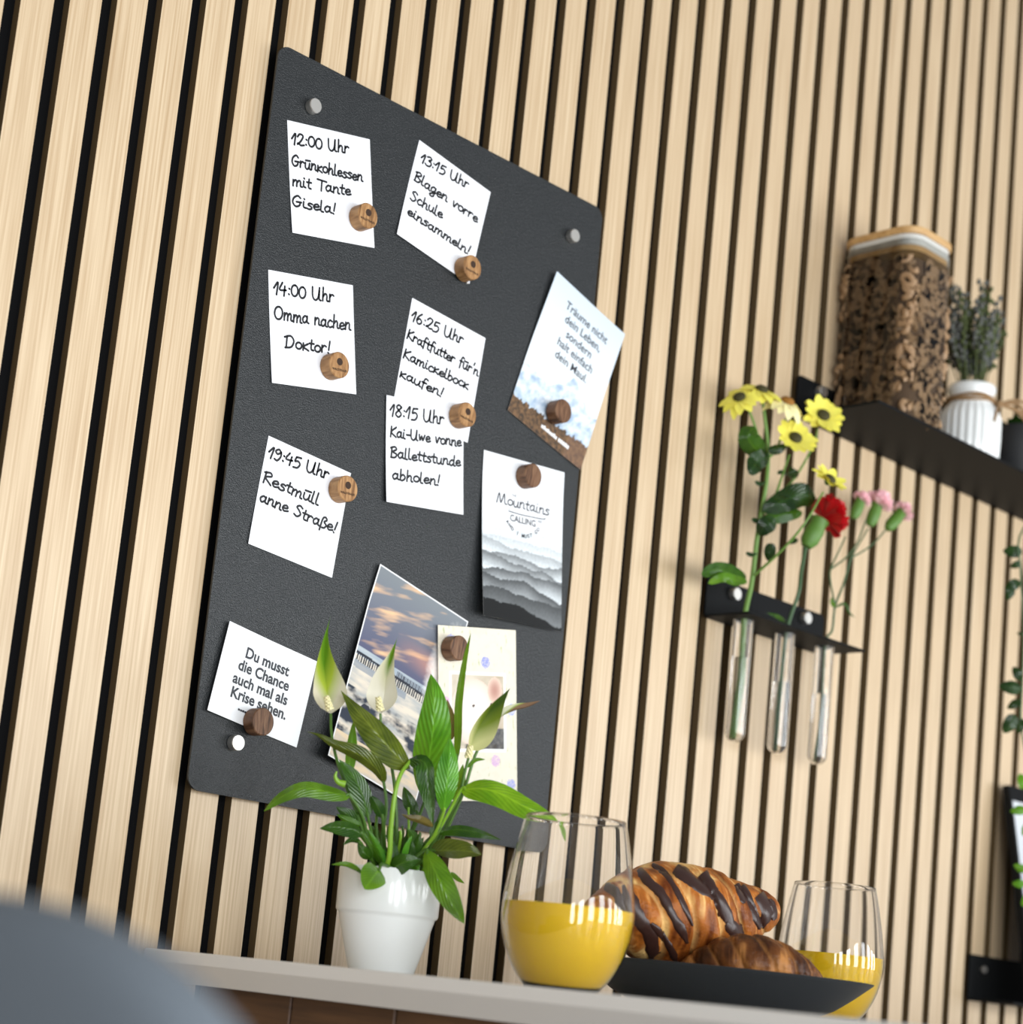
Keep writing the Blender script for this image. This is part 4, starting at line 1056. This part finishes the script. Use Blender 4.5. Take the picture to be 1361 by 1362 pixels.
def carnation(parent, c, ax, rad, m, n=46, squash=1.0, name='bloom'):
    A = axis_m(ax); vs = []
    for k in range(n):
        f = k / n; an = k * 2.39996; el = f ** .6
        d = A @ Vector((math.cos(an) * el, math.sin(an) * el, 1.05 - el * .85)).normalized(); s = d.cross(Vector(ax)).normalized() if d.cross(Vector(ax)).length > 1e-3 else A @ Vector((1, 0, 0))
        u = s.cross(d).normalized(); V, Fc = [], []
        ln = rad * (.75 + .3 * random.random())
        for i in range(4):
            t = i / 3; hw = rad * .36 * t ** .7
            for q in range(5):
                w_ = -1 + q / 2
                V.append(Vector(c) + d * (ln * t * (1 - .10 * w_ * w_) + (rad * .06 * ((q + k) % 2) if i == 3 else 0)) + s * hw * w_ + u * (rad * .10 * math.sin(w_ * 4 + k) * t))
        for i in range(3):
            for q in range(4): Fc.append([i * 5 + q, i * 5 + q + 1, i * 5 + q + 6, i * 5 + q + 5])
        vs.append((V, Fc))
    return part(name, join(*vs), m, parent)
def calyx(parent, a, b, r):
    a, b = Vector(a), Vector(b); d = b - a; L = d.length
    return part('calyx', lathe([(0, 0), (r * .55, L * .03), (r * .95, L * .25), (r * 1.0, L * .6), (r * .85, L * .85), (r * 1.02, L), (0, L)], a, 16, axis_m(d)), M_calyx, parent)

T1 = TUBES[1]
YR = -.062
red = thing('red_carnation', 'single red carnation standing in the middle test tube', 'flowers', (T1[0], TY, 1.02))
st(red, [Vector((T1[0] - .002, TY, T1[1] + .004)), Vector((T1[0] + .001, TY + .002, 1.06)), Vector((T1[0] + .002, TY, RZ)), tp(1062, 790, -.036), tp(1066, 760, -.044), tp(1073, 722, -.056)], (.0018, .0020), M_stemd, 8)
calyx(red, tp(1072, 728, -.055), tp(1091, 692, YR), .0098)
carnation(red, tp(1095, 689, YR), (tp(1122, 676, YR - .014) - tp(1088, 694, YR)).normalized(), .0245, M_red, 64)
fleaf(red, [(1046, 828, .01), (1034, 820, .0), (1020, 815, -.006)], 6, 'd', 0, y=-.034)

T2 = TUBES[2]
pk = thing('pink_carnations', 'stem of three small pink carnations in the right test tube', 'flowers', (T2[0], TY, 1.02))
J = tp(1111, 806, -.034)
st(pk, [Vector((T2[0] - .003, TY, T2[1] + .004)), Vector((T2[0] + .002, TY, 1.06)), Vector((T2[0] + .001, TY, RZ)), tp(1107, 838, -.032), J, tp(1122, 777, -.036), tp(1132, 742, -.04)], (.0013, .0012), M_stemd)
for pts in ([J, tp(1105, 775), tp(1105, 757), tp(1115, 735), tp(1125, 714)], [tp(1105, 757), tp(1125, 742), tp(1140, 722), tp(1152, 692)], [tp(1132, 742, -.04), tp(1140, 728), tp(1155, 703)], [tp(1132, 742, -.04), tp(1150, 732), tp(1165, 720), tp(1178, 705)]):
    st(pk, pts, (.0010, .0008), M_stemd, 6)
for a, b, r, rad in (((1135, 690), (1146, 664), .0060, .0115), ((1157, 700), (1168, 670), .0068, .0175), ((1180, 704), (1200, 681), .0070, .0135)):
    y = -.045; A, B = tp(*a, y), tp(*b, y - .004); calyx(pk, A, B, r); d = (B - A).normalized()
    carnation(pk, B - d * .003, (d + Vector((.1, -.3, .1))).normalized(), rad, M_pink, 34)
fleaf(pk, [(1111, 808, .0), (1124, 803, -.004), (1130, 815, -.004), (1138, 822, -.004)], 4, 'd', 0, y=-.036); fleaf(pk, [(1110, 808, 0), (1107, 800, 0), (1106, 794, 0)], 6, 'm', 0, y=-.036)

# ------------------------------------------------------------------ wall shelf with jar, vase, pot
SX0, SX1, SZ = 0.956, 1.556, 1.3755
shelf = thing('wall_shelf', 'upper black metal wall shelf carrying the jar and white vase', 'shelf', (1.256, 0, SZ))
fixn(part('bracket', lbracket(SX0, SX1, SZ, 1.4195, .1045, .003), M_black, shelf, smooth=False))
for x in (at(1096, 521, -.010).x, 1.50): part('bolt_cap', lathe(cap_prof(.0064, .0085), (x, -.0022, at(1096, 521, -.010).z), 32, axis_m((0, -1, 0))), M_cap, shelf, smooth=False, label='silver bolt cap')

JX0, JX1, JY0, JY1, JH = 1.006, 1.090, -.101, -.0055, .2100
jar = thing('storage_jar', 'square glass storage jar of pasta with wooden lid on the shelf', 'jar', ((JX0 + JX1) / 2, (JY0 + JY1) / 2, SZ))
def rprism(x0, x1, y0, y1, r, zs, n=8):
    """stack of rounded rectangles: zs = [(z, inset)]"""
    V, Fc = [], []; m = 4 * (n + 1)
    for z, ins in zs:
        V += [Vector((a, b, z)) for a, b in rrect(x0 + ins, x1 - ins, y0 + ins, y1 - ins, max(.001, r - ins), n)]
    for i in range(len(zs) - 1):
        for k in range(m):
            k2 = (k + 1) % m; Fc.append([i * m + k, i * m + k2, (i + 1) * m + k2, (i + 1) * m + k])
    Fc.append(list(range(m))[::-1]); Fc.append([(len(zs) - 1) * m + k for k in range(m)]); return V, Fc
JR = .022
part('glass_body', rprism(JX0, JX1, JY0, JY1, JR, [(SZ + .0005, .004), (SZ + .003, 0), (SZ + JH - .016, 0), (SZ + JH - .014, .001)]), M_jar, jar)
part('lid', rprism(JX0 - .0005, JX1 + .0005, JY0 - .0005, JY1 + .0005, JR, [(SZ + JH - .0080, .001), (SZ + JH - .0068, 0), (SZ + JH - .001, 0), (SZ + JH, .0015)]), M_wlid, jar, label='pale wooden lid')
part('seal', rprism(JX0 + .0014, JX1 - .0014, JY0 + .0014, JY1 - .0014, JR, [(SZ + JH - .0205, .001), (SZ + JH - .0195, 0), (SZ + JH - .0085, 0), (SZ + JH - .0080, .001)]), M_seal, jar, label='pale silicone sealing ring')
part('lid_reflection', rprism(JX0 + .0022, JX1 - .0022, JY0 + .0022, JY1 - .0022, JR, [(SZ + JH - .0265, 0), (SZ + JH - .0205, 0)]), M_wlid, jar, smooth=False, label='pale wooden band standing for the reflected lid')  # added solid band standing for the lid mirrored in the jar
pv = [rprism(JX0 + .0045, JX1 - .0045, JY0 + .0045, JY1 - .0045, JR - .0045, [(SZ + .003, 0), (SZ + JH - .034, 0)])]  # added filler block; its dark brown stands for shade between the curls
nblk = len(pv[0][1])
def pasta(c, r, ax, a0):
    A = axis_m(ax); P = [c + A @ Vector((r * math.cos(a0 + t * 3.9 / 7), r * math.sin(a0 + t * 3.9 / 7), .0008 * t)) for t in range(8)]
    return tube(P, .0034, 6, 0)
PER = catmull([Vector((a, b, 0)) for a, b in rrect(JX0 + .0042, JX1 - .0042, JY0 + .0042, JY1 - .0042, JR - .0042, 6)] , 1)
PER.append(PER[0])
seg = [(PER[i], PER[i + 1], (PER[i + 1] - PER[i]).length) for i in range(len(PER) - 1)]; tot = sum(q[2] for q in seg)
for k in range(560):
    d = random.random() * tot
    for a, b, ln in seg:
        if d <= ln: break
        d -= ln
    p = a.lerp(b, d / max(1e-9, ln)); nm = Vector(((b - a).y, -(b - a).x, 0)).normalized()
    ax = (nm + Vector((random.uniform(-.8, .8), random.uniform(-.8, .8), random.uniform(-.8, .8)))).normalized()
    v, f = pasta(Vector((p.x, p.y, SZ + .006 + (JH - .040) * random.random())), random.uniform(.0040, .0064), ax, random.uniform(0, 6.28))
    v = [Vector((min(max(q.x, JX0 + .0012), JX1 - .0012), min(max(q.y, JY0 + .0012), JY1 - .0012), q.z)) for q in v]
    pv.append((v, f))
po = part('pasta', join(*pv), [M_pasta, M_pasta_shade], jar, label='beige pasta curls filling the jar'); po['kind'] = 'stuff'
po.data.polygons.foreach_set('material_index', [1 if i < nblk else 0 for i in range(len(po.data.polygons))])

VC = Vector((1.203, -.056, SZ))
vase = thing('ribbed_vase', 'small white ribbed vase tied with twine on the black shelf', 'vase', VC)
def ribbed(prof, c, n, ribs, amp):
    V, Fc = lathe(prof, (0, 0, 0), n); 
    out = []
    for p in V:
        r = math.hypot(p.x, p.y); k = 1 + (amp * (abs(math.cos(ribs / 2 * math.atan2(p.y, p.x))) - .5) if (r > .02 and p.z < .066) else 0)
        out.append(Vector((p.x * k, p.y * k, p.z)) + c)
    return out, Fc
part('vase_body', ribbed([(0, 0), (.029, 0), (.0325, .003), (.0335, .03), (.0335, .055), (.0305, .063), (.0250, .071), (.0236, .078), (.0240, .083), (.0262, .086), (.0265, .091), (.0250, .093), (.0234, .091), (.0222, .078), (.0222, .068), (.028, .06), (.028, .01), (0, .008)], VC, 144, 24, .05), M_pot, vase)
tw = []
for k, z in enumerate((.0725, .0752, .0778)):
    tw.append(tube([VC + Vector((.0256 * math.cos(a * PI / 12), .0256 * math.sin(a * PI / 12), z + .0012 * math.sin(a * .8 + k))) for a in range(25)], .0015, 6, 2))
kn = at(1300, 541, -.10)
vk = VC + Vector((.012, -.028, .073))
for P in ([vk, vk + Vector((.02, -.012, -.006)), vk + Vector((.036, -.02, -.022))], [vk, vk + Vector((.024, -.010, .004)), vk + Vector((.046, -.014, -.010)), vk + Vector((.05, -.016, -.022))], [vk, vk + Vector((.03, -.004, .012)), vk + Vector((.056, -.008, .010)), vk + Vector((.060, -.008, -.004)), vk + Vector((.03, -.01, -.002)), vk], [vk, vk + Vector((-.012, -.006, -.010)), vk + Vector((-.018, -.006, -.026))]):
    tw.append(tube(P, .0017, 6, 5))
tw.append(ball(vk, .0042, 2))
part('twine', join(*tw), M_twine, vase, label='brown jute twine bow')
M_lav = mat('lavender_heads', (98, 100, 96), 0.9); M_lavs = mat('lavender_stems', (74, 84, 44), 0.8)
lav = thing('dried_lavender', 'bunch of dried lavender standing in the white ribbed vase', 'flowers', VC + Vector((0, 0, .07)))
for k in range(44):
    a = random.uniform(0, 2 * PI); r = random.random() ** .5; h = random.uniform(.125, .212)
    b = VC + Vector((.010 * r * math.cos(a), .010 * r * math.sin(a), .03)); nk = VC + Vector((.017 * r * math.cos(a), .017 * r * math.sin(a), .096))
    t = VC + Vector((.040 * r * math.cos(a), .034 * r * math.sin(a), h)); mid = nk.lerp(t, .5) + Vector((random.uniform(-.003, .003), random.uniform(-.003, .003), 0))
    sp_ = part('sprig', tube([b, nk, mid, t], [.0008, .0005], 5, 4), M_lavs, lav)
    hv = []
    Q = catmull([nk, mid, t], 7)
    for qi, q in enumerate(Q[5:]):
        for e in range(3):
            d = Vector((random.uniform(-1, 1), random.uniform(-1, 1), random.uniform(.1, 1.2))).normalized() * random.uniform(.003, .008)
            if qi % 3 == 0: hv.append(tube([q, q + d], [.0006, .0003], 4, 2))
            hv.append(ball(q + d * .8, random.uniform(.0014, .0027), 1, (1, 1, 1.4)))
    part('flower_head', join(*hv), M_lav if k % 3 else M_lavs, sp_)

BC = Vector((1.318, -.054, SZ))
M_bpot = mat('black_pot', (30, 31, 33), 0.6)
vine = thing('trailing_plant', 'trailing green plant in a dark pot at the right end of shelf', 'potted plant', BC)
part('pot', lathe([(0, 0), (.031, 0), (.033, .002), (.038, .068), (.0385, .072), (.0365, .072), (.035, .062), (0, .062)], BC, 48), M_bpot, vine, label='dark pot')
def vleaf(px, py, y, ang, ln, kind='x'):
    c = at(px, py, y); d = (R_ * math.cos(math.radians(ang)) + U_ * math.sin(math.radians(ang)))
    vf, uv = blade([c, c + d * ln * .5 - F_ * .003, c + d * ln], ln * .32, random.uniform(-30, 30), .25, a=.5, b=.7)
    part('leaf', vf, M_lf[kind], vine, uv=uv)
V1 = [BC + Vector((.0, -.01, .064)), BC + Vector((.012, -.045, .080)), BC + Vector((.022, -.072, .03)), at(1363, 700, -.135), at(1358, 760, -.135), at(1362, 830, -.135), at(1360, 910, -.135), at(1358, 960, -.135), at(1366, 1020, -.13), at(1364, 1100, -.13), at(1366, 1190, -.13)]
part('vine_stem', tube(V1, .0011, 6, 5), M_stemd, vine)
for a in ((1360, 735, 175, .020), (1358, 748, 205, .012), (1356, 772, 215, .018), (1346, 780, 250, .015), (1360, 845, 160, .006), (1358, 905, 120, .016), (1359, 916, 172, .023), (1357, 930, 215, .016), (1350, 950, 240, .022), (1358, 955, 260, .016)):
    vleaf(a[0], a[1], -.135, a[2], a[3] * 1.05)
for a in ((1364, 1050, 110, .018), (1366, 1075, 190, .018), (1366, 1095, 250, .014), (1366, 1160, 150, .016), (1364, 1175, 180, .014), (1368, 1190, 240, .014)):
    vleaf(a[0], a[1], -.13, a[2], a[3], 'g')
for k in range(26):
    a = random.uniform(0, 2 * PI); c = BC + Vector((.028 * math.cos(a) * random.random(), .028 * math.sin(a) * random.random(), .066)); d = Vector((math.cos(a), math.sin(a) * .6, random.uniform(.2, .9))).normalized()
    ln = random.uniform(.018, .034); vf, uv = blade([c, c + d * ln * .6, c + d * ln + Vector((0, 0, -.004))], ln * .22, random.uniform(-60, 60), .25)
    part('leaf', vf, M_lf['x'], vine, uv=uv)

# ------------------------------------------------------------------ lower bracket with framed print
LX0, LX1, LZ = 1.3545, 1.756, 0.7955
low = thing('picture_ledge', 'lower black metal wall bracket at the bottom right corner', 'shelf', (1.55, 0, LZ))
fixn(part('bracket', lbracket(LX0, LX1, LZ, .8455, .060, .0025, .002), M_black, low, smooth=False))
for px, py in ((1311, 1290),):
    c = at(px, py, -.006); part('bolt_cap', lathe(cap_prof(.0045, .004), (c.x, -.0022, c.z), 24, axis_m((0, -1, 0))), M_cap, low, smooth=False, label='small silver bolt cap')
part('bolt_cap', lathe(cap_prof(.0045, .004), (1.72, -.0022, .822), 24, axis_m((0, -1, 0))), M_cap, low, smooth=False, label='small silver bolt cap')
fx, fz = 1.389, 1.044
A = Vector((fx, -.0105, fz)); B = Vector((fx, -.056, LZ + .0005)); hgt = (A - B).length
ly = (A - B).normalized(); lx = Vector((1, 0, 0)); n_ = lx.cross(ly)
M = Matrix((lx, ly, n_)).transposed().to_4x4(); M.translation = B
frm = thing('framed_picture', 'black framed print leaning on the lower black bracket', 'picture', M=M)
fw = .18
fb = join(box(0, fw, 0, .014, 0, .009, .0008, 1), box(0, fw, hgt - .017, hgt, 0, .009, .0008, 1), box(0, .0045, .014, hgt - .017, 0, .009), box(fw - .0045, fw, .014, hgt - .017, 0, .009), box(.002, fw - .002, .002, hgt - .002, 0, .003))
part('frame', fb, M_black, frm, smooth=False, local=True)
def f_scr(u, v):
    c = mixc(s2l(214, 218, 222), s2l(170, 178, 186), v)
    if v > .45: c = mixc(c, mixc(s2l(90, 104, 116), s2l(190, 198, 204), .5 + fbm(u * 8, v * 12)), min(1, (v - .45) * 5))
    return c
nu, nv = 40, 60
V, Fc, C = [], [], []
for j in range(nv + 1):
    for i in range(nu + 1):
        V.append(Vector((.0045 + (fw - .009) * i / nu, hgt - .017 - (hgt - .031) * j / nv, .0062))); C.append(f_scr(i / nu, j / nv))
for j in range(nv):
    for i in range(nu):
        a = j * (nu + 1) + i; Fc.append([a + nu + 1, a + nu + 2, a + 1, a])
part('print', (V, Fc), M_photo, frm, smooth=False, local=True, cols=C, label='pale grey print')

# ------------------------------------------------------------------ chair in the foreground
CP = Vector((-0.37, -0.75, 0))
chair = thing('upholstered_chair', 'grey fabric chair with rounded back in the blurred foreground', 'chair', (CP.x + .2, CP.y, 0))
def cushion(cx, cy, cz, hx, hy, hz, lean=0.0, OUT=None, na=64, nb=32):
    V, Fc = [], []
    for i in range(nb + 1):
        b = -PI / 2 + PI * i / nb
        for k in range(na):
            a = 2 * PI * k / na; sg = lambda v, e: math.copysign(abs(v) ** e, v)
            x = hx * sg(math.cos(b), .6); y = hy * sg(math.sin(b), 1.0) if False else 0
            # disc in y-z, pillow thickness in x
            rr = math.sin((b + PI / 2)); x = -hx * math.copysign(abs(math.cos(b + PI / 2)) ** .55, math.cos(b + PI / 2))
            y = hy * rr * (OUT[k].x if OUT else sg(math.cos(a), .95)); z = hz * rr * (OUT[k].y if OUT else sg(math.sin(a), .95))
            V.append(Vector((cx + x + lean * z, cy + y, cz + z)))
    for i in range(nb):
        for k in range(na):
            k2 = (k + 1) % na; Fc.append([i * na + k, i * na + k2, (i + 1) * na + k2, (i + 1) * na + k])
    return V, Fc
BW, BH = .245, .175
OUT = [Vector((a, b)) for a, b in rrect(-BW / .13, BW / .13, -BH / .072, BH / .072, 1.0, 15)]
OUT = [Vector((p.x * .13 / BW, p.y * .072 / BH)) for p in OUT]
BCY = -.889 + BW
fixn(part('backrest', cushion(CP.x + .010, BCY, .7555 - BH, .028, BW, BH, -.06, OUT), M_fabric, chair))
part('back_support', tube([Vector((CP.x + .03, BCY, .62)), Vector((CP.x + .02, BCY, .50)), Vector((CP.x + .10, BCY, .42))], .022, 10, 4), M_leg, chair)
CP.y = BCY
v, f = cushion(0, 0, 0, .035, .22, .22)
part('seat', ([Vector((CP.x + .235 + p.z, CP.y + p.y, .445 + p.x)) for p in v], f), M_fabric, chair)
for sx, sy in ((.06, -.17), (.06, .17), (.40, -.17), (.40, .17)):
    part('leg', tube([Vector((CP.x + sx, CP.y + sy, .43)), Vector((CP.x + sx + (.02 if sx > .2 else -.02), CP.y + sy * 1.1, 0))], [.014, .009], 10, 2), M_leg, chair)
